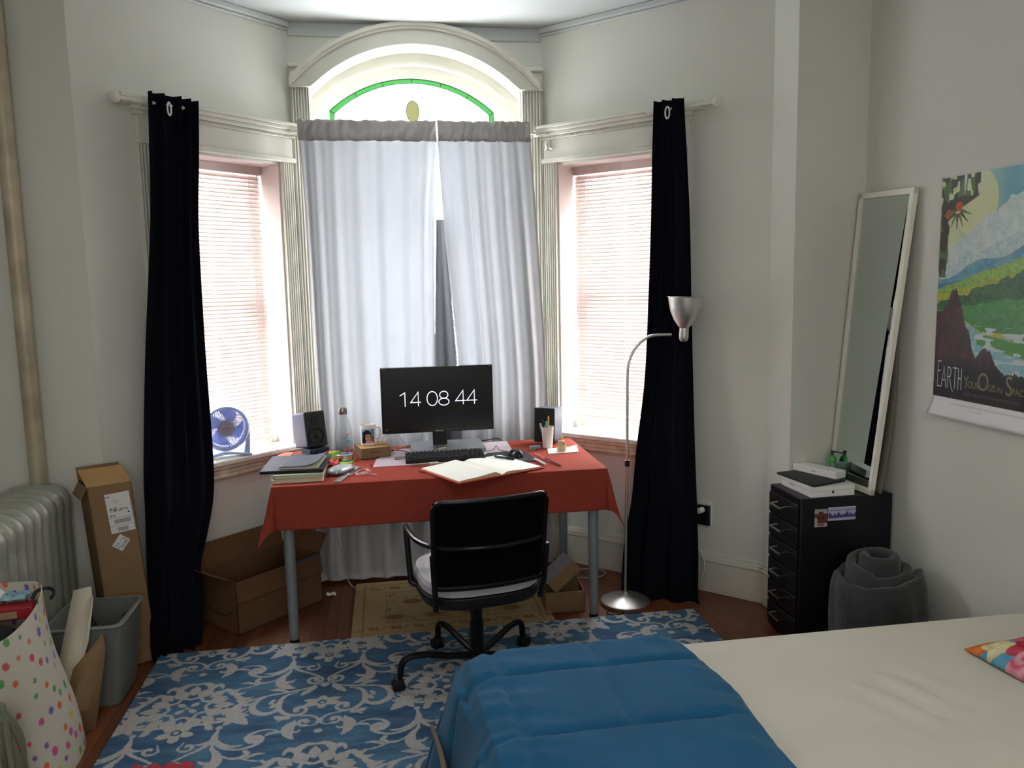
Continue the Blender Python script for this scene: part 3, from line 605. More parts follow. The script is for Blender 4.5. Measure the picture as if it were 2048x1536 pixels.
# ================================================================ DESK
ZT = .735
D = thing('desk', 'desk with four round grey metal legs under the red tablecloth', 'desk', (.232, 3.92, 0))
MB().box(-.75, .75, -.372, .372, .70, .733).build('tabletop', WHITE, D, bev=.003)
GLEG = mat('grey_leg_metal', '8f979b', .45, metal=.35, var=.05)
for sx in (-.70, .70):
    for sy in (-.33, .33):
        b = MB(); b.lathe([(.02, .012), (.0215, .05), (.025, .5), (.0255, .68), (.04, .685), (.04, .70)], 20, Matrix.Translation((sx*1.0, sy, 0)))
        l = b.build('leg', GLEG, D); b = MB(); b.lathe([(.019, 0), (.022, .004), (.022, .016), (.019, .018)], 16, Matrix.Translation((sx, sy, 0))); b.build('foot_cap', BLK, l)
def clothpos(X, Y):     # flat cloth -> draped; rect half sizes .752,.374
    hx_, hy = .752, .374; dx = max(0, abs(X)-hx_); dy = max(0, abs(Y)-hy); sx = 1 if X > 0 else -1; sy = 1 if Y > 0 else -1
    x = max(-hx_, min(hx_, X)); y = max(-hy, min(hy, Y)); d = math.hypot(dx, dy)
    if d < 1e-6: return (x, y, .7375+.0006*math.sin(X*31)*math.sin(Y*27))
    ux, uy = dx/d*sx, dy/d*sy; r = .006; th = min(d/r, PI/2)
    cor = (2*abs(ux*uy))**.7
    if d < r*PI/2: return (x+ux*r*math.sin(th), y+uy*r*math.sin(th), .7375-r*(1-math.cos(th)))
    h = d-r*PI/2; k = .05+.28*cor+.15*(dx > 0)*(1-cor)
    wv = .006*math.sin(X*11+1)*(dy > 0)*(h/.18)+.006*math.sin(Y*17)*(dx > 0)*(h/.18)
    return (x+ux*(r+h*k+wv), y+uy*(r+h*k+wv), .7375-r-h*math.sqrt(1-min(.9, k)**2))
def cf(u, v): return clothpos(-.945+1.925*u, -.572+.965*v)
c = MB().grid(cf, 190, 110).build('tablecloth', RED, solid=.0015, offset=1); c.location = (.232, 3.92, 0)
tag(c, 'red cotton tablecloth draped over the desk with hanging corners', 'tablecloth')
TOP = .7405
# ================================================================ MONITOR
M_ = thing('monitor', 'black computer monitor showing the time in thin white digits', 'monitor', (.25, 4.15, TOP))
MB().box(-.292, .290, -.012, .028, .097, .440).build('bezel', mat('glossy_black', '0b0b0d', .2, var=.02, spec=.6), M_, bev=.004)
MB().box(-.281, .279, -.0135, -.0115, .113, .430).build('screen', mat('screen_black', '101014', .25, var=.02, emit='1a1c22', es=.01), M_)
DIG = mat('screen_white_digits', 'e8eaff', .5, emit='e6e8ff', es=.26)
b = MB(); h = .0735; xs = [0, .73, 1.88, 2.71, 3.90, 4.70]
Mx = Matrix.Translation((-.196, -.0145, .238)) @ Matrix.Rotation(R(90), 4, 'X') @ Matrix.Diagonal((h, h, h, 1))
word(b, '140844', xs, .06, Mx); b.build('clock_digits', DIG, M_, smooth=False)
b = MB(); b.box(-.018, .008, -.0145, -.0125, .1015, .1055); b.box(.010, .022, -.0145, -.0125, .1005, .103); b.build('brand_mark', mat('grey_print', 'b9bcc4', .5), M_)
BS = mat('bronze_sticker', '8a7f66', .4)
b = MB(); b.prism([(-.275, .113), (-.2735, .113), (-.2735, .121), (-.2635, .121), (-.2635, .113), (-.262, .113), (-.262, .1225), (-.275, .1225)], .0132, .0145, Matrix(((1, 0, 0, 0), (0, 0, -1, 0), (0, 1, 0, 0), (0, 0, 0, 1)))); b.build('screen_mark', BS, M_)
MB().box(-.286, -.262, -.0150, -.0130, .434, .4365).build('corner_film', BS, M_); MB().box(.266, .285, -.015, -.013, .434, .4365).build('corner_film', BS, M_)
b = MB(); b.box(-.03, .045, .03, .06, .006, .14); b.box(-.05, .065, .028, .05, .12, .30); b.build('neck', BLK, M_, bev=.004)
GP = mat('satin_grey_metal', '9a9b9e', .32, metal=.7, var=.03)
b = MB(); b.prism([(-.145, -.105), (.235, -.105), (.235, .155), (-.150, .165)], .0035, .020); b.build('base', GP, M_, bev=.004)
t = MB().box(-.01, .03, -.075, -.055, .0205, .0213).build('sticky_note', mat('pale_yellow_paper', 'd8d2a0', .8), M_)
tag(MB().prism([(-.09, 3.815), (.615, 3.83), (.628, 4.285), (-.058, 4.20)], TOP, TOP+.0012).build('desk_sheet', mat('pale_mauve_sheet', 'c4b3ba', .6, var=.03)), 'pale mauve plastic sheet lying under the keyboard and monitor', 'desk mat')
# keyboard
K = thing('keyboard', 'black mechanical keyboard in front of the monitor', 'keyboard', (.262, 3.905, TOP+.0015), R(-.5))
rt = Matrix.Rotation(R(5), 4, 'X'); b = MB(); b.box(-.195, .195, -.066, .066, .004, .022, rt); b.box(-.19, .19, .04, .062, .0, .012); b.box(-.19, .19, -.064, -.045, -.0, .008); b.build('case', BLK, K, bev=.003)
KM = mat('keycap_black', '1d1d20', .55); rnd = random.Random(2)
for r_ in range(5):
    y = -.052+r_*.0215; x = -.188
    lay = [[1.25, 1.25, 1.25, 6.25, 1.25, 1.25, 1.25, .25, 1, 1, 1], [2.25]+[1]*10+[2.75, .25, 1, 1, 1], [1.75]+[1]*11+[2.25, .25, 1, 1, 1], [1.5]+[1]*12+[1.5, .25, 1, 1, 1], [1]*13+[2, .25, 1, 1, 1]][r_]
    b = MB(); u_ = .376/18.3
    for k, wd in enumerate(lay):
        if wd > .5:
            a, c_ = x+.0012, x+wd*u_-.0012
            b.hexa([tuple(rt @ Vector(p)) for p in ((a, y-.0088, .021), (c_, y-.0088, .021), (a, y+.0088, .021), (c_, y+.0088, .021), (a+.0025, y-.006, .0315+r_*.0008), (c_-.0025, y-.006, .0315+r_*.0008), (a+.0025, y+.0068, .0315+r_*.0008), (c_-.0025, y+.0068, .0315+r_*.0008))])
        x += wd*u_
    b.build('key_row', KM, K, bev=.0008, seg=1)
# mouse pad and mouse
tag(MB().prism([(.44, 3.90), (.485, 3.985), (.565, 4.0), (.672, 3.985), (.700, 3.80), (.690, 3.745), (.62, 3.755)], TOP+.0014, TOP+.004).build('mouse_pad', mat('charcoal_rubber', '23262c', .8)), 'charcoal mouse pad under the black mouse', 'mouse pad')
Mo = thing('mouse', 'black computer mouse on the charcoal pad', 'computer mouse', (.612, 3.875, TOP+.004), R(20))
def mousef(u, v):
    a = u*2*PI; t = v*PI/2; return (.031*math.cos(a)*math.cos(t)**.7, .056*math.sin(a)*math.cos(t)**.7, .036*math.sin(t)*(1-.25*math.sin(a)*math.cos(t)))
MB().grid(mousef, 32, 10).build('body', mat('mouse_black', '141416', .25, spec=.6), Mo)
MB().tube([(0, .03, .029), (0, .04, .0255)], .004, 10).build('wheel', BLK, Mo)
cb = MB().tube(cr([(.605, 3.93, TOP+.01), (.58, 3.99, TOP+.006), (.55, 4.02, TOP+.01), (.535, 4.03, TOP+.03), (.52, 4.02, TOP+.012), (.49, 4.02, TOP+.006), (.45, 3.99, TOP+.008), (.42, 3.97, TOP+.012)], 8), .0016, 6).build('cable', BLK, Mo)
cb.parent = None; tag(cb, 'thin black mouse cable curling behind the mouse', 'cable'); cb.name = 'mouse_cable'
# open notebook
NB = thing('open_notebook', 'open white sketchbook with red cover lying across the desk edge', 'notebook', (.413, 3.643, TOP+.001), R(26.9))
b = MB(); b.box(-.235, .235, -.175, .175, 0, .0045); b.build('cover', mat('crimson_cover', 'b0202e', .5), NB, bev=.001)
def page(sg, hh):
    def f(u, v):
        x = sg*(.002+.224*u); return (x, -.166+.332*v, .005+hh*(math.sin(min(1, u*5)*PI/2)*(1-.75*u))+.0012*math.sin(u*9))
    return f
PAGE = mat('sketchbook_page', 'f2f2ea', .7, var=.01); PE = mat('page_block_edges', 'e0cb98', .8, var=.1, vs=40, stretch=(1, 1, 30))
for sg, hh in ((-1, .020), (1, .012)):
    b = MB(); b.grid(page(sg, hh), 24, 6); nv, nu = 6, 24
    pg = b.build('page', PAGE, NB)
    b = MB(); f = page(sg, hh)
    for v in (0, 1):
        for i in range(24):
            p, q = f(i/24, v), f((i+1)/24, v); b.add([(p[0], p[1], .0042), (q[0], q[1], .0042), (q[0], q[1], q[2]-.0004), (p[0], p[1], p[2]-.0004)], [(0, 1, 2, 3)])
    p, q = f(1, 0), f(1, 1); b.add([(p[0], p[1], .0042), (q[0], q[1], .0042), (q[0], q[1], q[2]-.0004), (p[0], p[1], p[2]-.0004)], [(0, 1, 2, 3)])
    b.build('page_edges', PE, NB)
MB().tube([(-.225, .13, .006), (-.25, .125, .004), (-.262, .128, .006)], .003, 6, flat=.4).build('ribbon', mat('wine_ribbon', '5e1a2a', .7), NB)
def pen(name, label, p0, p1, r, c, capc=None, capf=.35, grp=None, rough=.4, tip=None):
    p0, p1 = Vector(p0), Vector(p1); d = p1-p0; L = d.length; T = thing(name, label, 'pen' if 'pencil' not in name else 'pencil', tuple(p0), 0, grp)
    q = d.to_track_quat('Z', 'Y').to_matrix().to_4x4()
    m_ = mat(name+'_body', c, rough); b = MB(); b.lathe([(r*.25, 0), (r, L*.10), (r, L*.98), (r*.7, L)], 12, q); b.build('barrel', m_, T)
    if capc: MB().lathe([(r*1.15, L*(1-capf)), (r*1.15, L*.99), (r*.8, L*1.005)], 12, q).build('cap', mat(name+'_cap', capc, rough), T)
    return T
pen('pen', 'dark capped pen lying on the open sketchbook page', (.495, 3.83, TOP+.019), (.585, 3.75, TOP+.018), .0055, '1c2733', '16202c')
pen('felt_pen', 'white pen lying on the red cloth right of the mouse pad', (.718, 3.645, TOP+.007), (.69, 3.775, TOP+.007), .0055, 'd9d3d6', 'cfc8cc')
pen('pencil', 'pink pencil lying between the buddha figurine and white pen', (.752, 3.70, TOP+.0045), (.715, 3.905, TOP+.0045), .0035, 'c98b84')
pen('pen', 'dark red ballpoint pen lying near the right desk edge', (.785, 3.60, TOP+.0065), (.742, 3.765, TOP+.0065), .0052, '6a1a20', '54141c')
pen('marker', 'white and grey marker lying in front of the keyboard', (.078, 3.785, TOP+.007), (.222, 3.805, TOP+.007), .0055, '9b9591', 'e4e0dc', .3)
# speakers
SPG = mat('speaker_grey_side', '56596a', .5, var=.03); SPF = mat('speaker_dark_front', '17181b', .55); SPC = mat('speaker_cone', '0d0d0f', .7)
def speaker(label, loc, rz, tilt, pads=True, front=True):
    T = thing('desk_speaker', label, 'speaker', loc, rz, 'desk speakers'); m = Matrix.Rotation(tilt, 4, 'X')
    MB().box(-.056, .056, -.062, .075, .012, .192, m).build('cabinet', SPG, T, bev=.008, seg=3)
    MB().box(-.057, .057, -.068, -.058, .011, .193, m).build('front_panel', SPF, T, bev=.006, seg=3)
    b = MB(); mm = m @ Matrix.Translation((0, -.069, .068)) @ Matrix.Rotation(R(90), 4, 'X')
    if front:
        b.lathe([(.043, 0), (.043, .004), (.038, .005), (.036, .001), (.020, -.004), (.014, .002), (0.001, .005)], 28, mm, close=False); b.build('woofer', SPC, T)
        mm = m @ Matrix.Translation((0, -.069, .150)) @ Matrix.Rotation(R(90), 4, 'X'); b = MB(); b.lathe([(.021, 0), (.021, .003), (.016, .002), (.010, .001), (.001, .005)], 22, mm, close=False); b.build('tweeter', SPC, T)
    if pads: MB().prism([(-.075, -.02), (.02, -.028), (.0, .012), (-.08, .012)], -.055, .055, Matrix(((0, 0, 1, 0), (1, 0, 0, 0), (0, 1, 0, 0), (0, 0, 0, 1)))).build('stand', mat('slate_foam', '2d3648', .8), T, bev=.002)
    return T
speaker('small grey speaker tilted up behind the stacked notebooks', (-.405, 4.205, TOP+.028), R(33), R(-9))
speaker('small grey speaker behind the white pen cup', (.838, 4.175, TOP+.002), R(-30), R(-4), pads=False, front=False)
# bottle
Bt = thing('water_bottle', 'clear water bottle with steel cap and coloured lettering', 'bottle', (-.231, 4.02, TOP))
BG = glass('bottle_plastic', (.93, .96, .97)); 
b = MB(); b.lathe([(.041, .03), (.0425, .04), (.0425, .125), (.040, .155), (.030, .195), (.019, .222), (.0175, .236)], 32, close=False); b.build('body', BG, Bt)
MB().lathe([(.038, 0), (.0425, .004), (.0425, .031), (.040, .032)], 32).build('base_cup', STEEL, Bt, bev=.001)
MB().lathe([(.0205, .232), (.0215, .235), (.0215, .258), (.0195, .263)], 28).build('cap', mat('cap_steel', 'a59c92', .25, metal=1), Bt)
MB().lathe([(.0408, .0325), (.0412, .094)], 32).build('water', glass('water', (.86, .93, .95)), Bt)
for ch, c, k in (('G', '3a3f4c', 0), ('o', 'd8433c', 1), ('o', 'e0b13a', 2), ('g', '3d78c8', 3), ('l', '4fa45c', 4), ('e', 'd8433c', 5)):
    a = R(-66); z = .040+.0175*k+(.002 if k else 0); r = .0432
    mw = Matrix.Translation((-.231+r*math.cos(a), 4.02+r*math.sin(a), TOP+z+.006)) @ Matrix.Rotation(a+PI/2, 4, 'Z') @ Matrix.Rotation(R(90), 4, 'X') @ Matrix.Rotation(R(90), 4, 'Z')
    o = lettering('letter', ch, .028, mat('letter_'+c, c, .5), Matrix.Translation((-(-.231), -4.02, -TOP)) @ mw, Bt)
# box with mug
Bx = thing('small_cardboard_box', 'small brown cardboard box carrying the photo mug', 'box', (-.095, 4.10, TOP+.0012), R(14))
b = MB(); b.box(-.075, .075, -.085, .095, 0, .052); b.build('carton', CARD, Bx, bev=.002)
MB().prism([(.0762, -.05), (.0762, .0)], 0, .001).build('spare', CARD, Bx) if False else None
b = MB(); b.box(-.077, .077, -.087, .0, .0522, .0545); b.box(.074, .077, -.087, .095, .01, .0545); b.build('lid', mat('cardboard_lid', 'b18a5c', .8, var=.06), Bx, bev=.001)
INK = mat('brown_ink', '4b3524', .7)
for q in ((.0771, .0775, -.045, -.025, .018, .038), (.0771, .0775, -.01, .012, .014, .04), (.0771, .0775, .03, .045, .018, .038), (-.03, .02, -.0876, -.0872, .03, .033)): MB().box(*q).build('printed_mark', INK, Bx)
b = MB(); b.lathe([(.009, 0), (.009, .0006)], 16, Matrix.Translation((.005, -.0874, .0)) @ Matrix.Rotation(R(90), 4, 'X')); b.build('thumb_hole', mat('dark_hole', '3a2a1c', .9), Bx)
Mg = thing('photo_mug', 'white mug printed with a portrait of a dark-haired person in glasses', 'mug', (-.115, 4.10, TOP+.057))
b = MB(); b.lathe([(.036, 0), (.039, .003), (.041, .10), (.040, .104), (.038, .104), (.036, .012), (.001, .008)], 40, close=False); b.build('cup', mat('white_ceramic', 'ebe8e4', .15, coat=.3), Mg)
b = MB(); b.tube(cr([(.036, .02, .08), (.055, .03, .082), (.062, .034, .055), (.05, .027, .025), (.036, .02, .025)], 8), .005, 8); b.build('handle', mat('white_ceramic_handle', 'ebe8e4', .15), Mg)
def mugcol(U, V):          # U 0..1 across, V 0..1 up
    o = np.ones(U.shape+(3,))*hx('2f5f86'); o = np.where((V > .82)[..., None], hx('8fb6cc'), o); o = np.where(((U > .7) & (V > .45))[..., None], hx('5c8aa0'), o)
    def e(cx, cy, rx, ry, c):
        nonlocal o; o = np.where((((U-cx)/rx)**2+((V-cy)/ry)**2 < 1)[..., None], hx(c), o)
    e(.42, .55, .30, .38, '1c1a20'); e(.25, .2, .25, .3, '23212a'); e(.48, .42, .20, .30, 'c89a82'); e(.48, .72, .20, .10, '1c1a20'); e(.80, .15, .2, .22, '8a5a50'); e(.55, .05, .3, .12, 'cfa893')
    e(.39, .47, .085, .06, '2a2024'); e(.59, .47, .085, .06, '2a2024'); e(.39, .47, .065, .042, 'c3947c'); e(.59, .47, .065, .042, 'c3947c'); e(.39, .47, .02, .02, '1c1a20'); e(.59, .47, .02, .02, '1c1a20')
    e(.49, .36, .03, .05, 'b5836d'); e(.50, .26, .08, .022, '9c4a48'); return o
def mugf(U, V): a = R(-135)+U/1.0*R(98); r = .0405+.001*V; return (r*np.cos(a), r*np.sin(a), .012+.074*V)
painted('portrait_print', lambda U, V: mugf(U, V), mugcol, 1, 1, 60, 60, attrmat('mug_print', .25, spec=.5), Mg)
# pen cup
PC = thing('pen_cup', 'tall white cup full of pens in front of the right speaker', 'cup', (.812, 4.055, TOP))
b = MB(); b.lathe([(.022, 0), (.025, .002), (.033, .112), (.0315, .112), (.023, .006), (.001, .005)], 32, close=False); b.build('cup', mat('matte_white_cup', 'd8cfc9', .6), PC)
cpx, cpy = .812, 4.055
for lab, c, cc, dx, dy, tx, ty, ln, kind in (('yellow pencil standing highest in the white pen cup', 'c79a3a', None, .004, .006, .006, .01, .165, 'pencil'), ('black pen leaning left in the white pen cup', '15171c', '15171c', -.004, .0, -.024, 0, .145, 'pen'),
     ('white and blue pen in the white pen cup', 'c6d4d8', '4f8ea0', .0, -.004, -.008, -.004, .140, 'pen'), ('dark green pen with pale clip at the cup\'s left rim', '2b3c3a', '9fb0ae', -.010, .006, -.03, .01, .128, 'pen'), ('short clear pen leaning right in the white pen cup', '9a9c8c', '8a9c74', .006, -.004, .020, -.01, .118, 'pen')):
    pen(kind, lab, (cpx+dx, cpy+dy, TOP+.010), (cpx+dx*.6+tx, cpy+dy*.6+ty, TOP+ln), .0042 if kind == 'pencil' else .005, c, cc)
# buddha on napkin
def nap(u, v):
    return (.782+.16*u+.02*v, 3.895+.13*v+.015*u, TOP+.001+.012*max(0, u-.72)*v*3+.001*math.sin(u*20)*math.sin(v*13))
tag(MB().grid(nap, 20, 14).build('paper_napkin', WHITE, solid=.0012), 'folded white paper napkin under the buddha figurine', 'napkin')
BU = mat('cream_resin', 'd9c9a0', .5, var=.04)
b = MB(); b.lathe([(.028, 0), (.030, .004), (.027, .010), (.024, .012)], 24, Matrix.Diagonal((1, .8, 1, 1)))
b.ball((0, -.002, .019), (.029, .020, .011), 24, 12); b.ball((-.020, -.008, .018), (.012, .011, .009)); b.ball((.020, -.008, .018), (.012, .011, .009))
b.lathe([(.013, .018), (.0135, .028), (.0165, .044), (.0165, .050), (.008, .055), (.0055, .058), (.0055, .062)], 24, Matrix.Diagonal((1, .72, 1, 1)))
for s in (-1, 1): b.tube([(s*.0165, 0, .050), (s*.021, .001, .038), (s*.018, -.008, .028), (s*.004, -.016, .025)], [.0048, .0046, .0042, .0036], 10)
b.ball((0, -.001, .069), (.0092, .009, .011), 20, 12); b.ball((0, .001, .080), (.0052, .0052, .0045)); b.lathe([(.003, .082), (.001, .090)], 10)
for s in (-1, 1): b.ball((s*.0092, 0, .067), (.0016, .0025, .005), 8, 6)
b.ball((0, -.0098, .068), (.0014, .0016, .0025), 8, 6)
b.ball((0, 0, .036), (.0165, .0118, .018), 20, 12)
b.xf(Matrix.Diagonal((.82, .85, 1, 1))); bd = b.build('buddha_figurine', BU); bd.location = (.862, 3.945, TOP+.0035); bd.rotation_euler = (0, 0, R(-8)); tag(bd, 'cream seated buddha figurine on a white napkin', 'figurine')
# eraser and tape roll
tag(MB().box(-.027, .027, -.012, .012, 0, .013).xf(Matrix.Translation((.745, 4.055, TOP)) @ Matrix.Rotation(R(4), 4, 'Z')).build('card_box', mat('pale_blue_box', '8fb0b6', .6), bev=.001), 'pale blue little box beside the pen cup', 'box')
b = MB(); b.lathe([(.010, 0), (.017, 0), (.017, .014), (.010, .014), (.010, 0)], 28, Matrix.Translation((.722, 4.015, TOP)), close=False); tag(b.build('tape_roll', mat('grey_tape', '8c8f84', .4)), 'small grey tape roll in front of the pale blue box', 'tape')
# stack at the left
def slab(name, label, cat, x, y, z, w, d, h, rz, cover, pages, inner=.003, grp=None):
    T = thing(name, label, cat, (x, y, z), R(rz), grp)
    MB().box(-w/2+inner, w/2-inner, -d/2+inner, d/2-inner, h*.12, h*.88).build('pages', pages, T)
    b = MB(); b.box(-w/2, w/2, -d/2, d/2, 0, h*.12); b.box(-w/2, w/2, -d/2, d/2, h*.88, h); b.box(-w/2, -w/2+.0015, -d/2, d/2, 0, h); b.build('cover', cover, T, bev=.0008, seg=1); return T
PG = mat('cream_page_block', 'd9d3b8', .8, var=.08, vs=30, stretch=(.3, .3, 60)); PG2 = mat('green_white_page_block', 'c7cbb0', .8, var=.1, vs=30, stretch=(.3, .3, 60))
slab('book', 'cream book at the bottom of the stack on the left desk corner', 'book', -.42, 3.735, TOP, .225, .29, .017, 1, mat('cream_cover', 'd8d2b8', .5), PG, grp=None)
slab('book', 'pale green book second from the bottom of the left stack', 'book', -.412, 3.74, TOP+.0175, .215, .285, .017, -.5, mat('pale_green_cover', 'b7bda0', .5), PG2)
LP = thing('laptop', 'closed dark grey-blue laptop on the book stack at left', 'laptop', (-.438, 3.79, TOP+.0352), R(-2.5))
MB().box(-.140, .140, -.165, .165, 0, .008).build('base', mat('laptop_black', '0f1013', .4), LP, bev=.003)
MB().box(-.140, .140, -.165, .165, .0085, .015).build('lid', mat('laptop_slate', '3c414d', .6, spec=.25), LP, bev=.003)
NT = thing('notebook', 'grey-covered notebook with curling cover on top of the laptop', 'notebook', (-.405, 3.76, TOP+.0508), R(-5))
MB().box(-.085, .085, -.12, .12, 0, .008).build('pages', PG, NT)
MB().grid(lambda u, v: (-.087+.174*u+.004*v*u, -.122+.244*v, .009+.026*max(0, u-.45)**2*3*(1-.3*v)), 20, 8).build('cover', mat('slate_cover', '515763', .7, spec=.2), NT, solid=.0012)
tag(MB().prism([(-.62+.03, 4.12), (-.52, 4.10), (-.505, 4.255), (-.545, 4.275), (-.575, 4.22)], TOP, TOP+.004).build('orange_folder', mat('orange_card', 'd4573a', .6)), 'orange card lying behind the laptop at the left desk edge', 'folder')
tag(MB().box(-.09, .09, -.12, .12, 0, .012).xf(Matrix.Translation((-.40, 4.055, TOP)) @ Matrix.Rotation(R(6), 4, 'Z')).build('dark_book', mat('slate_blue_cover', '39465a', .6), bev=.001), 'slate blue book lying flat between laptop and speaker', 'book')
def crump(cx, cy, w, d, h, seed, z=TOP):
    rn = random.Random(seed); ph = [rn.uniform(0, 6) for _ in range(8)]
    return lambda u, v: (cx+w*(u-.5), cy+d*(v-.5), z+.002+h*abs(math.sin(u*5+ph[0])*math.cos(v*6+ph[1]))+h*.4*abs(math.sin(u*13+v*9+ph[2]))*math.sin(PI*u)*math.sin(PI*v))
tag(MB().grid(crump(-.335, 4.165, .07, .06, .018, 4), 12, 12).build('pink_paper', mat('hot_pink_paper', 'e8415f', .6), solid=.0006), 'crumpled hot pink paper below the tilted speaker', 'paper')
tag(MB().grid(crump(-.285, 3.955, .055, .15, .010, 9), 12, 12).build('red_paper', mat('pink_red_paper', 'd43a4a', .6), solid=.0006), 'pinkish red paper between laptop and green sticky note', 'paper')
tag(MB().grid(lambda u, v: (-.318+.055*u+.012*v, 3.985+.01*u+.03*v, TOP+.004+.045*v), 4, 4).build('sticky_note', mat('lime_paper', 'a9cc55', .7), solid=.0012), 'lime sticky note standing left of the water bottle', 'sticky note')
tag(MB().prism([(-.27, 3.935), (-.195, 3.945), (-.17, 4.03), (-.262, 4.02)], TOP, TOP+.0006).build('sticky_note', mat('lime_paper_b', '9dc95a', .7)), 'lime sticky note lying under the water bottle base', 'sticky note')
# case, ruler, earphones
EC = thing('glasses_case', 'silver rounded glasses case right of the book stack', 'case', (-.235, 3.74, TOP), R(58))
def se(n_, a, b_, z0, z1, zz):
    pts = []
    for i in range(40):
        t = 2*PI*i/40; c, s = math.cos(t), math.sin(t); pts.append((a*abs(c)**(2/n_)*(1 if c > 0 else -1), b_*abs(s)**(2/n_)*(1 if s > 0 else -1)))
    return pts
b = MB(); o = se(3, .075, .042, 0, 0, 0); K_ = [(.86, 0), (1, .006), (1, .014)]
for (k0, z0), (k1, z1) in zip(K_[:-1], K_[1:]):
    b.add([(x*k0, y*k0, z0) for x, y in o]+[(x*k1, y*k1, z1) for x, y in o], [(i, (i+1) % 40, 40+(i+1) % 40, 40+i) for i in range(40)])
b.build('bottom_shell', mat('case_dark', '5d6166', .4, metal=.3), EC)
b = MB(); K_ = [(1, .0145), (.98, .022), (.86, .030), (.6, .034), (.05, .035)]
for (k0, z0), (k1, z1) in zip(K_[:-1], K_[1:]):
    b.add([(x*k0, y*k0, z0) for x, y in o]+[(x*k1, y*k1, z1) for x, y in o], [(i, (i+1) % 40, 40+(i+1) % 40, 40+i) for i in range(40)])
b.build('top_shell', mat('case_silver', 'b9bcbc', .3, metal=.4), EC)
tag(MB().box(-.15, .15, -.015, .015, 0, .003).xf(Matrix.Translation((-.203, 3.70, TOP)) @ Matrix.Rotation(R(74), 4, 'Z')).build('ruler', mat('grey_translucent_ruler', 'a7a3a3', .25, trans=.3), bev=.0006), 'grey plastic ruler beside the glasses case', 'ruler')
b = MB(); pts = [(-.20, 3.67), (-.17, 3.70), (-.15, 3.76), (-.12, 3.78), (-.11, 3.74), (-.15, 3.70), (-.165, 3.735), (-.13, 3.765), (-.10, 3.72), (-.14, 3.69), (-.10, 3.665), (-.07, 3.64), (-.085, 3.665), (-.12, 3.672), (-.16, 3.66)]
b.tube(cr([(x, y, TOP+.003+.002*math.sin(i*2)) for i, (x, y) in enumerate(pts)], 6), .0018, 6)
E_ = b.build('earphones', mat('pale_pink_cord', 'd9c3c0', .4)); tag(E_, 'tangled pale earphones lying right of the ruler', 'earphones')
for p in ((-.20, 3.67), (-.16, 3.66)): MB().ball((p[0], p[1], TOP+.007), .006, 12, 8).build('earbud', WHITE, E_)
MB().tube([(-.095, 3.79, TOP+.004), (-.098, 3.80, TOP+.018)], .0022, 6).build('plug', BLK, E_)
# desk cables
def cable(name, label, pts, r, m): return tag(MB().tube(cr(pts, 8), r, 6).build(name, m), label, 'cable')
GC_ = mat('grey_cable', '6d7075', .5); z = TOP+.006
cable('black_cable', 'black keyboard cable looping at the left end of the keyboard', [(.08, 3.94, z+.006), (.06, 3.97, z+.004), (.03, 3.985, z), (.015, 3.96, z), (.03, 3.94, z), (.065, 3.945, z+.004)], .0022, BLK)
cable('black_cable', 'black cable running along the desk sheet behind the keyboard', [(-.055, 4.03, z), (-.05, 4.08, z+.012), (.0, 4.11, z+.012), (.06, 4.115, z+.006), (.095, 4.06, z), (.10, 3.99, z+.006)], .0022, BLK)
cable('grey_cable', 'thin grey cable arching from the small box to the monitor base', [(-.05, 4.20, z+.05), (-.02, 4.21, z+.075), (.03, 4.22, z+.075), (.06, 4.23, z+.04), (.085, 4.24, z+.004), (.11, 4.23, z+.016)], .0013, GC_)
cable('brown_cable', 'dark red-brown cable with a plug beside the small box', [(-.07, 4.17, z+.052), (-.04, 4.15, z+.03), (-.015, 4.14, z+.006), (.02, 4.15, z+.004), (.055, 4.18, z+.006), (.10, 4.20, z+.016)], .002, mat('brown_cable', '3b2420', .5))
MB().tube([(-.015, 4.14, z+.006), (.012, 4.147, z+.004)], .005, 8).build('plug', mat('brown_plug', '3b2420', .5), bpy.data.objects['brown_cable'])
cable('black_cable', 'thick black cable lying behind the monitor base\'s right corner', [(.43, 4.27, z+.004), (.50, 4.285, z+.004), (.56, 4.305, z+.006), (.59, 4.31, z+.004), (.60, 4.285, z)], .003, BLK)
cable('white_cable', 'white fan cord trailing from the left sill to the desk', [P(-1, .40, .03, .772), P(-1, .33, -.01, .772), P(-1, .27, -.064, .768), P(-1, .25, -.075, .73), P(-1, .25, -.07, .66)], .0022, WHITE)
# ================================================================ OFFICE CHAIR
CH = thing('office_chair', 'black swivel chair with mesh back and grey-white cushion', 'office chair', (.312, 3.075, .012), R(9))
b = MB(); b.lathe([(.030, .07), (.034, .075), (.034, .13), (.028, .135), (.028, .24), (.024, .245), (.024, .385)], 24); b.build('gas_column', BLKM, CH)
for k in range(5):
    a = R(180+72*k); c, s = math.cos(a), math.sin(a)
    b = MB(); b.tube(cr([(c*.02, s*.02, .10), (c*.12, s*.12, .115), (c*.22, s*.22, .135), (c*.285, s*.285, .132), (c*.31, s*.31, .105), (c*.315, s*.315, .062)], 6), .0135, 10); leg = b.build('base_arm', BLKM, CH)
    b = MB(); ax = Vector((-s, c, 0))
    for sg in (-1, 1):
        m = Matrix.Translation((c*.325+ax.x*sg*.013, s*.325+ax.y*sg*.013, .026)) @ ax.to_track_quat('Z', 'Y').to_matrix().to_4x4()
        b.lathe([(.020, -.009), (.026, -.007), (.026, .007), (.020, .009)], 20, m)
    b.ball((c*.325, s*.325, .036), (.022, .022, .022), 14, 8); b.build('caster', BLK, leg)
b = MB(); o = se(3.2, .235, .225, 0, 0, 0); Ks = [(.80, .378), (.97, .385), (1.0, .401), (1.0, .425), (.985, .429), (.05, .429)]
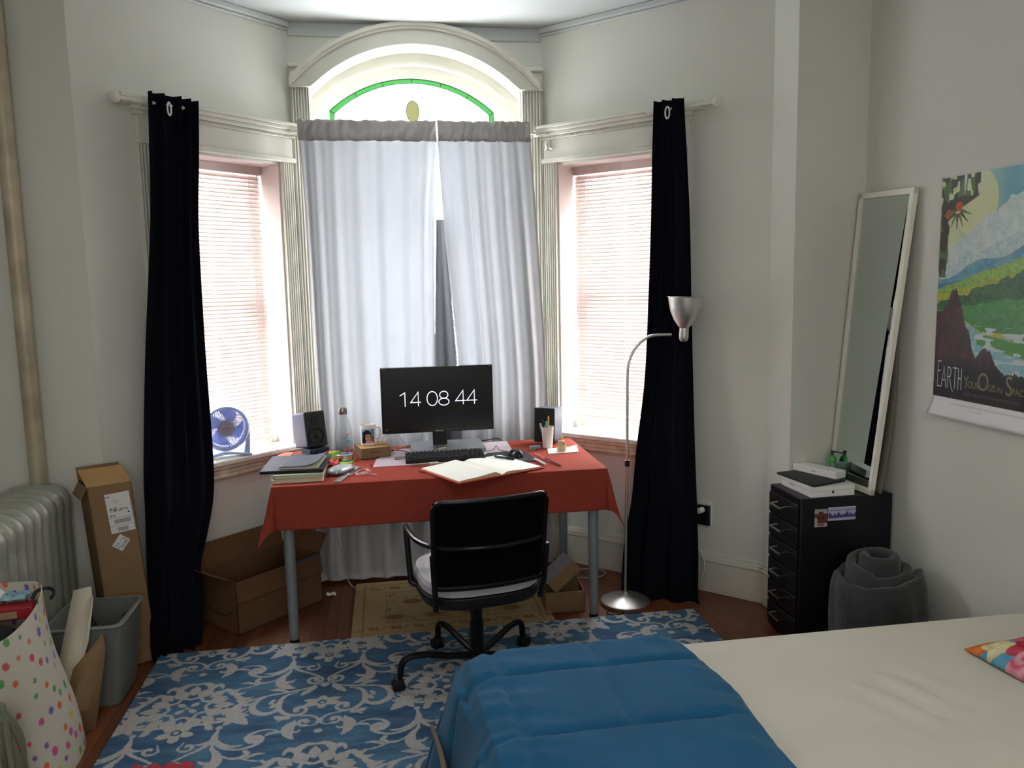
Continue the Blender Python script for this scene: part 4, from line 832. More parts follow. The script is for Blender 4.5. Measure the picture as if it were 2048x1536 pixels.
for (k0, z0), (k1, z1) in zip(Ks[:-1], Ks[1:]): b.add([(x*k0, y*k0, z0) for x, y in o]+[(x*k1, y*k1, z1) for x, y in o], [(i, (i+1) % 40, 40+(i+1) % 40, 40+i) for i in range(40)])
b.add([(x*.8, y*.8, .378) for x, y in o], [tuple(range(40))]); b.build('seat_pan', BLK, CH)
b = MB(); Ks = [(.93, .430), (.985, .435), (.99, .462), (.96, .478), (.85, .488), (.5, .491), (.02, .491)]
for (k0, z0), (k1, z1) in zip(Ks[:-1], Ks[1:]): b.add([(x*k0, y*k0, z0) for x, y in o]+[(x*k1, y*k1, z1) for x, y in o], [(i, (i+1) % 40, 40+(i+1) % 40, 40+i) for i in range(40)])
b.build('cushion', mat('grey_white_cushion', 'b5b3b8', .85, var=.05, bump=.1, bs=200), CH)
def backp(u, v):       # u -1..1, v 0..1
    w = .208+.010*v; x = u*w; zz = .480+.335*v; y = -.246-.040*v**1.5+.035*(u*u)
    return x, y, zz
b = MB(); nx, nz = 74, 90
for i in range(1, nx):
    u = -1+2*i/nx; b.tube([backp(u, k/10) for k in range(0, 11)], .0024, 4)
for j in range(1, nz):
    v = j/nz; b.tube([backp(-1+2*k/12, v) for k in range(13)], .0018, 4)
b.build('mesh_back', mat('black_mesh', '09090c', .9, spec=.08), CH)
fr = []
def rc(u, v): return backp(u, v)
k = .13; kv = .085
for i in range(7): a = PI+PI/2*i/6; fr.append(backp(-1+k+k*math.cos(a), kv*.5+kv*.5*math.sin(a)))
for u in np.linspace(-.7, .7, 9): fr.append(backp(u, 0))
for i in range(7): a = -PI/2+PI/2*i/6; fr.append(backp(1-k+k*math.cos(a), kv*.5+kv*.5*math.sin(a)))
for v in np.linspace(.15, .85, 8): fr.append(backp(1, v))
for i in range(9): a = PI/2*i/8; fr.append(backp(1-k*1.2+k*1.2*math.cos(a), 1-kv*1.5+kv*1.5*math.sin(a)))
for u in np.linspace(.7, -.7, 9): fr.append(backp(u, 1))
for i in range(9): a = PI/2+PI/2*i/8; fr.append(backp(-1+k*1.2+k*1.2*math.cos(a), 1-kv*1.5+kv*1.5*math.sin(a)))
for v in np.linspace(.85, .15, 8): fr.append(backp(-1, v))
MB().tube(fr, .0105, 8, closed=True).build('back_frame', BLKM, CH)
ar = cr([(-.252, .12, .632), (-.256, .02, .634), (-.248, -.10, .636), (-.215, -.20, .640), (-.14, -.265, .643), (0, -.295, .644), (.14, -.265, .643), (.215, -.20, .640), (.248, -.10, .636), (.256, .02, .634), (.252, .12, .632)], 8)
MB().tube(ar, .0115, 10).build('arm_rail', mat('satin_black_rail', '15161a', .22, metal=.4), CH)
for s in (-1, 1):
    b = MB(); b.tube(cr([(s*.252, .10, .632), (s*.254, .09, .60), (s*.25, .06, .45), (s*.245, .05, .42), (s*.20, .04, .405)], 6), .0125, 10); b.build('arm_post', BLKM, CH)
    b = MB(); b.tube([(s*.205, -.19, .39), (s*.212, -.222, .47), (s*.220, -.235, .615)], .011, 8); b.build('back_post', BLKM, CH)
# ================================================================ DESK FAN
F = thing('desk_fan', 'pale blue round desk fan on the left window sill', 'fan', P(-1, .50, .035, .7625), R(22))
FB = mat('pale_blue_plastic', 'b4c4ea', .35, var=.02)
m = Matrix.Translation((0, 0, .150)) @ Matrix.Rotation(R(90), 4, 'X')
b = MB(); b.lathe([(.104, -.045), (.115, -.035), (.121, .0), (.119, .03), (.108, .049), (.098, .050), (.094, .040), (.100, .0), (.100, -.045), (.104, -.045)], 48, m, close=False); b.build('housing', FB, F)
b = MB()
for i in range(46):
    a = 2*PI*i/46; pts = []
    for j in range(9):
        t = j/8; r = .034+.066*t; q = a+.85*(1-t)**1.0*1.0; pts.append(tuple(m @ Vector((r*math.cos(q), r*math.sin(q), .047+.010*math.sin(t*PI)))))
    b.tube(pts, .0024, 5)
b.tube([tuple(m @ Vector((.100*math.cos(t), .100*math.sin(t), .047))) for t in np.linspace(0, 2*PI, 40)[:-1]], .0025, 6, closed=True); b.build('front_grille', FB, F)
b = MB(); b.lathe([(.037, .045), (.037, .055), (.033, .059), (.001, .060)], 32, m); cap = b.build('center_badge', mat('grey_badge', '9a97a4', .4), F)
MB().box(-.022, .022, -.0612, -.0602, .149, .152).build('brand_strip', mat('red_brand_ink', 'c0433c', .5), cap)
b = MB()
for k in range(4):
    a0 = PI/2*k+.3
    def bl(u, v): r = .03+.062*v; q = a0+u*1.1+.5*v; return tuple(m @ Vector((r*math.cos(q), r*math.sin(q), .010+.022*(u-.5))))
    b.grid(bl, 8, 6)
b.build('blades', mat('blade_blue', '8fa2e6', .4), F, solid=.002)
b = MB()
for i in range(24):
    a = 2*PI*i/24; b.tube([tuple(m @ Vector((r*math.cos(a), r*math.sin(a), -.04))) for r in (.02, .1)], .0014, 4)
b.lathe([(.03, -.05), (.03, -.02)], 24, m); b.build('rear_grille', FB, F)
for s in (-1, 1):
    b = MB(); b.add([], []); y0, y1 = -.022, .022
    b.hexa([(s*.085, y0, .0), (s*.115, y0, .0), (s*.085, y1, .0), (s*.115, y1, .0), (s*.112, y0, .14), (s*.123, y0, .14), (s*.112, y1, .14), (s*.123, y1, .14)]); b.build('stand_arm', FB, F, bev=.005)
b = MB(); b.grid(lambda u, v: (-.118+.236*u, -.05+.10*v, .004+.016*math.sin(PI*u)*1.0), 20, 4); b.build('stand_base', FB, F, solid=.008)
# ================================================================ FLOOR LAMP
LM = thing('floor_lamp', 'brushed steel floor lamp with curved neck and upturned shade', 'floor lamp', (1.125, 3.71, 0))
MB().lathe([(.120, 0), (.122, .004), (.122, .018), (.112, .024), (.05, .036), (.018, .050), (.010, .062)], 40).build('base', STEEL, LM)
MB().tube(cr([(0, 0, .05), (.008, 0, .5), (.012, .0, .72), (.014, .0, 1.0), (.016, .0, 1.17), (.030, .0, 1.235), (.065, .0, 1.29), (.115, .0, 1.328), (.165, .0, 1.338), (.215, .0, 1.338), (.235, .0, 1.338)], 8), .0072, 12).build('pole', STEEL, LM)
b = MB(); b.lathe([(.012, .70), (.012, .73)], 12, Matrix.Translation((.012, 0, 0))); b.tube([(.012, -.01, .715), (.0, -.03, .715)], .004, 6); b.build('clamp', BLK, LM)
m = Matrix.Translation((.252, 0, 0)) @ Matrix.Rotation(R(2), 4, 'Y')
MB().lathe([(.004, 1.302), (.014, 1.304), (.021, 1.313), (.023, 1.322), (.023, 1.352), (.0215, 1.354), (.023, 1.356), (.023, 1.368), (.018, 1.370)], 28, m).build('socket', STEEL, LM)
b = MB(); b.lathe([(.020, 1.368), (.032, 1.380), (.052, 1.41), (.067, 1.445), (.076, 1.48), (.081, 1.515), (.086, 1.517), (.084, 1.520), (.078, 1.516), (.073, 1.48), (.064, 1.446), (.049, 1.412), (.030, 1.384), (.018, 1.375)], 48, m, close=False); b.build('shade', STEEL, LM)
cable('black_cable', 'thin black lamp cord on the floor beside the lamp base', [(1.03, 3.66, .006), (1.00, 3.60, .006), (1.02, 3.575, .006), (1.06, 3.58, .006), (1.085, 3.60, .008)], .003, BLK)
# ================================================================ DRAWER CABINET
CB = thing('drawer_cabinet', 'black metal cabinet with six narrow drawers', 'cabinet', (1.905, 3.205, 0))
CBK = mat('black_enamel', '15151a', .38, var=.05, spec=.4)
MB().box(-.205, .218, -.137, .137, .012, .670).build('body', CBK, CB, bev=.004)
for k in range(6):
    z0 = .040+k*.102
    d = MB().box(-.216, -.206, -.125, .125, z0, z0+.092).build('drawer', CBK, CB, bev=.003)
    MB().tube([(-.216, -.042, z0+.062), (-.249, -.046, z0+.056), (-.249, .046, z0+.056), (-.216, .042, z0+.062)], .0045, 8).build('handle', CHROME, d)
for x in (-.18, .19):
    for y in (-.12, .12): MB().lathe([(.012, 0), (.012, .014)], 12, Matrix.Translation((x, y, 0))).build('foot', BLK, CB)
def stick1(U, V):
    o = np.ones(U.shape+(3,))*hx('b3a8a4'); n = vnoise(U*1, V, 40, 2); x = U/.058; y = V/.078
    m = (np.abs(np.hypot((x-.5)*1.1, y-.45)-.25) < .08) | ((y > .25) & (y < .8) & (n > .5)) | ((y > .86) & (y < .93) & (np.abs(x-.5) < .25)); o[m] = hx('6b3a34'); o[(np.hypot(x-.35, y-.5) < .08) | (np.hypot(x-.65, y-.5) < .08)] = hx('2c2730'); o[y < .14] = hx('98a79e'); return o
def stick2(U, V):
    o = np.ones(U.shape+(3,))*hx('b9b6cf'); x = U/.13; y = V/.06; sk = .35+.25*np.abs(np.sin(x*21))*np.abs(np.cos(x*9))+.12*vnoise(U, V, 120, 1)
    o[(1-y > .22) & (1-y < sk)] = hx('49487f'); o[((1-y) > .72) & ((1-y) < .82) & (np.abs(np.sin(x*40)) > .5)] = hx('6a68a0'); d = np.minimum(np.minimum(x*.13, (1-x)*.13), np.minimum(y, 1-y)*.06); o[d < .002] = hx('d7d5e2'); return o
SM = attrmat('sticker_print', .4)
for nm, f, x0, z0, w_, h_, lb in (('sticker', stick1, -.142, .622, .058, .078, 'brown crowned sticker'), ('sticker', stick2, -.081, .626, .128, .058, 'blue skyline sticker')):
    o = painted(nm, lambda U, V, x0=x0, z0=z0: (x0+U, -.1385+0*U, z0-V), f, w_, h_, 60, 40, SM, CB); o['label'] = lb
# things on it
AB = thing('white_product_box', 'white tablet box with apple emblem on the black cabinet', 'box', (1.85, 3.20, .6705), R(2))
MB().box(-.105, .098, -.122, .122, 0, .027).build('tray', WHITE, AB, bev=.001)
MB().box(-.106, .099, -.123, .123, .0275, .046).build('lid', WHITE, AB, bev=.001)
ap = se(2.3, .0055, .006, 0, 0, 0); b = MB(); mm = Matrix.Translation((-.004, -.1234, .020)) @ Matrix.Rotation(R(90), 4, 'X'); pts = [(x, y*(1-.05*abs(x)/.005)) for x, y in ap if not (x > .0035 and abs(y-.001) < .003)]
b.prism(pts, 0, .0003, mm); b.ball((.001, -.1236, .0285), (.001, .0003, .0022), 8, 6); b.build('emblem', mat('emblem_grey', '3b3d42', .4), AB)
lettering('lettering', 'MacBook', .011, mat('grey_letter', '8d8d92', .5), Matrix.Translation((-.1066, .03, .022)) @ Matrix.Rotation(R(-90), 4, 'Z') @ Matrix.Rotation(R(90), 4, 'X'), AB)
FO = MB().prism([(-.078, -.135), (.105, -.075), (.082, .10), (.02, .145), (-.115, .12)], 0, .010).build('tablet_folio', mat('charcoal_folio', '26272b', .6), bev=.003)
FO.data.transform(Matrix.Rotation(R(0), 4, 'Z')); FO.location = (1.835, 3.205, .7172); tag(FO, 'charcoal tablet folio lying on the white tablet box', 'tablet')
SB = thing('white_product_box', 'slim long white box lying on the charcoal folio', 'box', (1.885, 3.255, .7274), R(-68))
MB().box(-.115, .115, -.032, .032, 0, .018).build('tray', WHITE, SB, bev=.001); MB().box(-.1155, .1155, -.0325, .0325, .0185, .032).build('lid', WHITE, SB, bev=.001)
b = MB(); b.box(-.012, .010, -.0331, -.0327, .013, .016); b.build('emblem', mat('emblem_grey_b', '6b6d72', .4), SB)
HS = thing('hand_sanitizer', 'clear pump bottle with green collar before the mirror', 'bottle', (1.972, 3.295, .6705))
MB().lathe([(.022, 0), (.027, .004), (.027, .07), (.024, .085), (.016, .100), (.015, .105)], 28).build('body', glass('pump_bottle', (.75, .92, .86)), HS)
MB().lathe([(.017, .098), (.018, .10), (.015, .118), (.010, .124), (.010, .128)], 24).build('collar', mat('bright_green_plastic', '3fae4c', .35), HS)
b = MB(); b.lathe([(.005, .126), (.005, .135), (.008, .137), (.008, .146), (.004, .149)], 16); b.tube([(0, 0, .142), (.02, -.012, .143), (.032, -.02, .138)], .0032, 8); b.build('pump', mat('dark_green_plastic', '2a4038', .4), HS)
# mirror leaning on the wall
def quadframe(p, t):   # p: 4 corners bl(far), br(near), tr(near), tl(far)
    return [Vector(q) for q in p]
c0, c1, c2, c3 = Vector((1.993, 3.338, .672)), Vector((2.012, 3.046, .672)), Vector((2.112, 2.975, 1.947)), Vector((2.098, 3.335, 1.960))
U_ = ((c1-c0)+(c2-c3)).normalized(); V_ = ((c3-c0)+(c2-c1)).normalized(); N_ = U_.cross(V_).normalized()
if N_.x > 0: N_ = -N_
MR = thing('standing_mirror', 'tall white-framed mirror leaning on the black cabinet top', 'mirror', tuple((c0+c1)/2))
o_ = (c0+c1)/2
def bil(u, v, n=0): return tuple((c0*(1-u)+c1*u)*(1-v)+(c3*(1-u)+c2*u)*v+N_*n-o_)
fw = .075; b = MB(); fwv = .02
for (u0, u1, v0, v1) in ((0, fw, 0, 1), (1-fw, 1, 0, 1), (0, 1, 0, fwv), (0, 1, 1-fwv, 1)):
    b.hexa([bil(u0, v0, -.012), bil(u1, v0, -.012), bil(u0, v1, -.012), bil(u1, v1, -.012), bil(u0, v0, .010), bil(u1, v0, .010), bil(u0, v1, .010), bil(u1, v1, .010)])
b.build('frame', mat('white_frame', 'ebe8dc', .4), MR, bev=.002, seg=1)
MIR = mat('mirror_glass', 'd4dcd8', .01, metal=1, var=0, spec=.5)
b = MB(); b.add([bil(fw*.9, fwv*.9, .002), bil(1-fw*.9, fwv*.9, .002), bil(1-fw*.9, 1-fwv*.9, .002), bil(fw*.9, 1-fwv*.9, .002)], [(0, 1, 2, 3)]); b.build('mirror_glass', MIR, MR, smooth=False)
b = MB(); b.hexa([bil(.88, .9815+.0, .0022), bil(.915, .9815, .0022), bil(.88, .9735, .0022), bil(.915, .9735, .0022), bil(.88, .9815, .0028), bil(.915, .9815, .0028), bil(.88, .9735, .0028), bil(.915, .9735, .0028)])
b.build('maker_sticker', mat('sticker_grey', '8f938f', .5), MR)
def bd_(u, v):
    x = 2.062+.055*v+.028*math.sin(PI*min(1, v*1.25)); y = 3.06+.28*u; return (x, y, .672+.99*v)
tag(MB().grid(bd_, 8, 30).build('backing_board', mat('grey_brown_board', '7d766a', .7, var=.08), solid=.008), 'bowed grey-brown board leaning behind the mirror', 'board')
# outlet
OU = thing('wall_outlet', 'wall outlet with black adapter right of the navy curtain and lamp', 'outlet')
b = MB(); fbox(b, 1, .932, 1.006, -.008, 0, .352, .478); b.build('plate', WHITE, OU, bev=.002)
b = MB(); fbox(b, 1, .936, 1.002, -.028, -.008, .352, .455); b.build('black_adapter', BLK, OU, bev=.004)
PW = thing('power_plug', 'white plug and cord hanging from the wall outlet', 'cable', (0, 0, 0))
b = MB(); b.tube([P(1, .968, -.028, .435), P(1, .955, -.055, .43)], .015, 12); b.build('plug', WHITE, PW)
MB().tube(cr([P(1, .955, -.05, .43), P(1, .925, -.085, .40), P(1, .92, -.08, .34), P(1, .96, -.075, .26), P(1, 1.0, -.08, .18), P(1, .99, -.09, .09), P(1, .95, -.10, .02), P(1, .90, -.14, .006), P(1, .86, -.12, .006)], 8), .0042, 8).build('cord', mat('cream_cord', 'd8d2bf', .4), PW)
# poster
def poster_col(U, V):
    x = U/.61; y = V/.90; o = np.zeros(U.shape+(3,)); n1 = vnoise(x*1, y, 9, 1); n2 = vnoise(x, y, 26, 2); n3 = vnoise(x, y*2, 60, 3)
    X = x[..., None]; 
    sky = hx('d3dba8')*np.clip(1.3-2.2*x, 0, 1)[..., None]+hx('6fb3c4')*(1-np.clip(1.3-2.2*x, 0, 1))[..., None]; sky = sky*(.94+.1*n1[..., None]); o[:] = sky
    glow = np.hypot((x-.30), (y-.13)*1.3) < .17+.03*n1; o[glow] = hx('d9dfae')*.98
    def fillb(edge, c, nz=.0, c2=None):
        m = y > edge; cc = hx(c)+0*o
        if c2: t = np.clip((n2*.7+n3*.3), 0, 1)[..., None]; cc = hx(c)*(1-t)+hx(c2)*t
        o[m] = (cc*(1-nz+2*nz*n3[..., None]))[m]
    fillb(.34-.34*x+.05*(n1-.5)+.03*(n2-.5), 'd9e0dc', .06, 'b9cfd0'); fillb(.40-.20*x+.05*(n1-.5), 'a8c6cc', .05, 'cfdcd4')
    fillb(.455-.19*x+.015*np.sin(x*14), '4f8ea8', .08, '6fa7b4'); fillb(.475-.12*x+.01*np.sin(x*9), '3f7ea6', .06)
    fillb(.495-.19*x+.01*n2, '7fb04a', .12, '9cbf4c'); fillb(.525-.14*x+.01*n1, 'b9b938', .1, 'a5b63a'); fillb(.555-.20*x+.03*n2, '3f6f3a', .2, '2f5a34'); fillb(.59-.09*x+.015*n2, '55994a', .12, '3f8a48')
    fillb(.61+.16*x+.01*np.sin(x*20), 'b3b64a', .08); fillb(.618+.17*x+.01*np.sin(x*18), '7fb3bd', .05, '9cc6cc')
    m = (y > .70+.0*x) & (y > .69+.1*(x-.35)) & (y < .74+.12*(x-.35)) & (x > .36); o[m] = hx('5a9a4c')
    m = (vnoise(x*.6, y*4, 22, 7) > .72) & (y > .66) & (y < .86); o[m] = hx('c3d6d2')
    def hump(cx, top, rx, rb):
        return (y > top+rx*((x-cx)/rb)**2)
    rt_ = np.interp(x, [0, .04, .085, .11, .14, .17, .20, .235, .255, .29, .31, .335, .36, .40, .44, .48, .52, .57, .7, 1], [.615, .60, .585, .545, .50, .505, .55, .60, .655, .675, .72, .78, .80, .76, .75, .775, .83, .85, .86, .84])+.02*(vnoise(x, y*0, 40, 6)-.5)+.012*(vnoise(x, y, 90, 8)-.5)
    rock = y > rt_
    t = np.clip(vnoise(x, y, 30, 4)*.6+n3*.4, 0, 1)[..., None]; rc_ = hx('33202a')*(1-t)+hx('62403c')*t; o[rock] = rc_[rock]
    dk = np.clip((y-.80)/.08, 0, 1)[..., None]; o = np.where(rock[..., None], o*(1-dk*.85)+hx('15181c')*dk*.85, o)
    leaf = ((vnoise(x, y, 34, 11) > .42) & (y < .16-.3*np.abs(x-.12)) & (x < .33)) | ((np.abs(x-.03-.10*(y < .2)*(.2-y)) < .045*(vnoise(x, y, 30, 5)+.35)) & (y < .45)); o[leaf] = hx('3c3a2c'); lf2 = leaf & (n2 > .6); o[lf2] = hx('57703a')
    for cx, cy, r in ((.16, .135, .032), (.07, .165, .030)):
        mm_ = np.hypot(x-cx, (y-cy)*1.45) < r; o[mm_] = hx('c0562c')
    for k in range(7):
        an = R(20+24*k); px_ = (x-.15)*math.cos(an)+(y*1.45-.21)*math.sin(an); py_ = -(x-.15)*math.sin(an)+(y*1.45-.21)*math.cos(an); mm_ = (px_ > .03) & (px_ < .13) & (np.abs(py_) < .013*(1-px_/.13)+.002); o[mm_] = hx('4a4a34' if k % 2 else '6a7440')
    return o
PO = thing('wall_poster', 'landscape travel poster with EARTH lettering on the right wall', 'poster', (2.133, 2.849, 1.962))
def pf(U, V): return (-.002-.006*np.clip((U-.3)/.3, 0, 1)*0-.003*np.sin(U*5), -U, -V*.93)
painted('print', lambda U, V: (-.0015+0*U, -U, -V), lambda U, V: poster_col(U, V*.9/.835), .61, .835, 300, 420, attrmat('poster_print', .35, spec=.45, coat=.2), PO)
def paperf(u, v):
    vv = max(0, (v-.90)/.10); return (-.0005-.028*vv*vv*(1-.2*u), .006-.622*u, .006-.912*v)
MB().grid(paperf, 30, 60).build('paper', mat('poster_paper', 'e6e6e8', .35, var=.01, coat=.2), PO, solid=.0004)
bpy.data.objects['print'].location.x = -.0018
LT = mat('poster_letter_white', 'c9d4d4', .5); LT2 = mat('poster_letter_olive', '8f8f6a', .5)
Mw = Matrix.Translation((-.0042, 0, 0)) @ Matrix.Rotation(R(-90), 4, 'Z') @ Matrix.Rotation(R(90), 4, 'X')   # local x -> -Y, y -> +Z
b = MB(); word(b, 'E', [0], .045, Mw @ Matrix.Translation((.020, -.795, 0)) @ Matrix.Diagonal((.052, .098, .09, 1)))
word(b, 'ARTH', [.0, .46, .93, 1.33], .05, Mw @ Matrix.Translation((.044, -.797, 0)) @ Matrix.Diagonal((.068, .096, .09, 1))); b.build('title_lettering', LT, PO, smooth=False)
for txt, x, y, s, sx in (('Y', .168, -.765, .065, .6), ('OUR', .187, -.772, .036, .8), ('O', .236, -.757, .095, .75), ('ASIS', .275, -.772, .036, .8), ('IN', .335, -.774, .030, .8), ('S', .372, -.758, .10, .7), ('PACE', .402, -.772, .036, .8)):
    lettering('lettering', txt, s, LT2, Mw @ Matrix.Translation((x, y, 0)), PO, 'LEFT', sx)
lettering('lettering', 'WHERE THE AIR IS FREE AND BREATHING IS EASY', .0155, mat('poster_letter_grey', '6d7370', .5), Mw @ Matrix.Translation((.168, -.809, 0)), PO, 'LEFT', .78)
b = MB()
for k, (y, x0, x1) in enumerate(((-.853, .10, .5), (-.857, .10, .5), (-.868, .20, .27), (-.871, .20, .27))): 
    b.box(-.0045-(.002 if k < 2 else .006), -.004-(.0015 if k < 2 else .0055), -x1, -x0, y, y+.0008)
b.build('small_print', mat('fine_print_grey', '9a94a0', .6), PO)
for p in ((.002, -.002, .002), (.002, .004, -.79)): MB().ball((-.003, p[1], p[2]), (.003, .004, .004), 10, 6).build('pin', STEEL, PO)
# ================================================================ ROLLED BLANKET
RB = mat('charcoal_fleece', '3d3d3f', .95, var=.12, vs=20, bump=.6, bs=45, sheen=.2)
b = MB(); cxr, cyr = 1.915, 2.858
def spiralr(a): return .035+.0155*a/(1.0)*1.0
NT_ = 2.6*2*PI; na = 150; nz_ = 26
def roll(u, v):
    a = u*NT_; r = .045+.132*(u**.9); top = .49-.075*min(1, max(0, (u-.30))*3.2)-.03*math.sin(a+.6)*(u > .5); z = .02+(top-.02)*v
    bul = 1+.06*math.sin(PI*min(1, v*1.02))*(u > .5)-.03*(v > .92); r *= bul; r += .006*math.sin(9*a+v*4)*(u > .6)
    tp = max(0, v-.93)/.07; r += -.006*tp*tp
    return (cxr+r*.92*math.cos(a+2.1), cyr+r*1.0*math.sin(a+2.1), z)
b.grid(roll, na, nz_); o = b.build('rolled_blanket', RB, solid=.036, offset=0, bev=0, sub=1); tag(o, 'charcoal fleece blanket rolled upright beside the black cabinet', 'blanket')
# ================================================================ BED
BED = thing('bed', 'bed covered with an off-white fitted sheet', 'bed', (1.14, 1.52, 0))
def sup(x, y, r):  # rounded rect path
    pts = []
    for cx, cy, a0 in ((x-r, y-r, 0), (-x+r, y-r, 90), (-x+r, -y+r, 180), (x-r, -y+r, 270)):
        for i in range(9): a = R(a0+90*i/8); pts.append((cx+r*math.cos(a), cy+r*math.sin(a)))
    return pts
SH = mat('off_white_sheet', 'd6d3c5', .9, var=.03, vs=2.5, bump=.12, bs=9, stretch=(1, 2.2, 1))
b = MB(); prof = [(.93, .26), (.96, .25), (1, .27), (1.0, .44), (.995, .475), (.98, .492), (.95, .499)]; rings = []
for k, z in prof:
    off = (1-k)*1.0; rings.append([(x, y, z) for x, y in sup(.955-off*.6, .705-off*.6, max(.02, .13-off*.3))])
n = len(rings[0])
for i in range(len(rings)-1): b.add(rings[i]+rings[i+1], [(k, (k+1) % n, n+(k+1) % n, n+k) for k in range(n)])
b.add(rings[0], [tuple(range(n))])
# slightly wrinkled top
def topf(u, v):
    x = -.925+1.85*u; y = -.675+1.35*v; e = min(1, min(u, 1-u)*14, min(v, 1-v)*12); q = math.exp(-((x-.16)**2+(y-.28)**2)/.02)
    return (x, y, .499+e*(.0035*math.sin(3*x+2*y)+.003*math.sin(7*y+2*x+1)+.006*q*math.sin(60*x+25*y)+.0025*math.sin(14*x-22*y)))
b.grid(topf, 120, 90); b.add([(x, y, .499) for x, y in sup(.945, .695, .12)], [tuple(range(n))]); b.build('mattress', SH, BED)
MB().box(-.93, .93, -.68, .68, .06, .255).build('bed_base', mat('dark_bed_base', '2c2622', .7), BED, bev=.01)
for sx in (-.88, .88):
    for sy in (-.63, .63): MB().lathe([(.02, 0), (.025, .07)], 12, Matrix.Translation((sx, sy, 0))).build('leg', BLK, BED)
CO = cloth('teal_blue_comforter', '20658f', .0, '1f618c', var=.06, vs=5); CO = mat('teal_blue_comforter', '1f5d85', .85, var=.07, vs=6, bump=.25, bs=28, sheen=.08, spec=.2)
XQ = [.262, .545, .86]; YQ = [2.035, 1.735, 1.44, 1.14]
def seam(t, q): return min(abs(t-s) for s in q)
def com(u, v):
    # v along Y from far drop to near; u across X from right edge over the top and down the left side
    Y = 2.245-1.30*v; yd = 0
    right = .795+.06*min(1, v*3.5)+.01*math.sin(v*9)
    pth = [(right-.025, .502), (right+.012, .520), (right-.01, .545), (right-.06, .556), (.40, .556), (.235, .552), (.185, .535), (.158, .49), (.135, .40), (.105, .28), (.085, .18), (.095, .10)]
    t = u*(len(pth)-1); i = min(int(t), len(pth)-2); f = t-i
    if i == 3: pass
    x = pth[i][0]*(1-f)+pth[i+1][0]*f; z = pth[i][1]*(1-f)+pth[i+1][1]*f
    ontop = 1 if z > .5 else 0
    puff = .011*(1-math.exp(-(seam(x, XQ)/.012)**2*.8))*(1-math.exp(-(seam(Y, YQ)/.012)**2*.8))
    wr = .0095*math.sin(34*(x*.6+Y*1.0)+2*math.sin(9*x))+.0045*math.sin(70*(x*.45+Y)+3*math.sin(7*Y))
    if z > .5: z += (puff-.010+wr*(.5+.5*math.sin(5*x+2)))*min(1, (.90-x)*8)
    else: x -= .8*puff+.012*math.sin(Y*17+z*9); 
    dropf = max(0, .07-v)/.07
    z2 = z-.055*dropf**2*(1 if z > .5 else .3); Y2 = Y+.0-.0*dropf
    skew = (.53-.0)*0
    return (x+.05*(2.245-Y)*(.9 if x < .5 else .12)*(1-0), Y2, max(z2, .02))
b = MB(); b.grid(com, 190, 230)
def edge(u, v):
    x, y, z = com(u, 0); return (x, y+.004-.012*v, max(.30, z-.10*v) if z > .35 else z)
b.grid(edge, 190, 6)
o = b.build('comforter', CO, solid=.006, offset=-1); tag(o, 'teal blue quilted comforter folded over the foot of the bed', 'comforter')
MB().grid(lambda u, v: (.082+.045*u+.05*1.25*v*.9+.008*math.sin(v*11), 2.17-1.25*v, .35-.16*u+.015*math.sin(v*8)), 6, 50).build('taupe_underside', mat('taupe_cloth', '77695c', .9, bump=.1), o, solid=.012)
# floral pillowcase
def fl_col(U, V):
    o = np.ones(U.shape+(3,))*hx('5c9fbc'); n = vnoise(U, V, 22, 3); n2 = vnoise(U, V, 60, 5)
    def fl(cx, cy, r, c, c2):
        nonlocal o; d = np.hypot(U-cx, V-cy); a = np.arctan2(V-cy, U-cx); rr = r*(1+.16*np.cos(5*a+cx*40)); m = d < rr; t = np.clip(np.abs(np.sin(d*160/ (r/.06)*.4+a*1.5))*.8, 0, 1)[..., None]; cc = hx(c)*(1-t)+hx(c2)*t; o = np.where(m[..., None], cc, o)
    fl(.18, .42, .05, 'dcdcd2', 'c8d2cc'); fl(.03, .46, .055, 'd8652c', 'e08a3a'); fl(.08, .465, .03, 'd8722c', 'e0b050'); fl(.05, .40, .045, 'd8cf8c', 'e6e0c0'); fl(.12, .33, .085, 'a81f2c', 'd8566c'); fl(.03, .30, .04, 'c9506a', 'e6b8c0'); fl(.13, .43, .03, 'c9406a', 'e090a0'); fl(.27, .40, .04, 'd8c860', 'e6e0b0'); fl(.24, .25, .05, 'e0dcd6', 'd8a0b0'); fl(.36, .34, .06, 'c03442', 'e08a8e'); fl(.10, .16, .07, 'd8652c', 'c03442'); fl(.3, .12, .07, 'c9506a', 'e6a0b0'); fl(.45, .2, .06, 'd8c860', 'e6e0b0')
    return o*(.94+.1*n2[..., None])
def fl_pos(U, V):
    u = U/.55; v = V/.48; e = (4*u*(1-u))**.45*(4*v*(1-v))**.45; e = np.nan_to_num(e)
    pinch = 1-.12*(4*u*(1-u)); X = U*(1-.0); Yy = V+(.5-v)*.06*(4*u*(1-u)); return (X, Yy, 0.004+.085*e+.006*np.sin(U*40)*e)
PL = painted('floral_pillow', fl_pos, fl_col, .55, .48, 200, 180, attrmat('floral_cotton', .8, .1, 200), solid=.002)
PL.location = (1.68, 1.53, .503); PL.rotation_euler = (0, 0, R(5)); tag(PL, 'pillow in a bright floral case at the right edge of the bed', 'pillow')
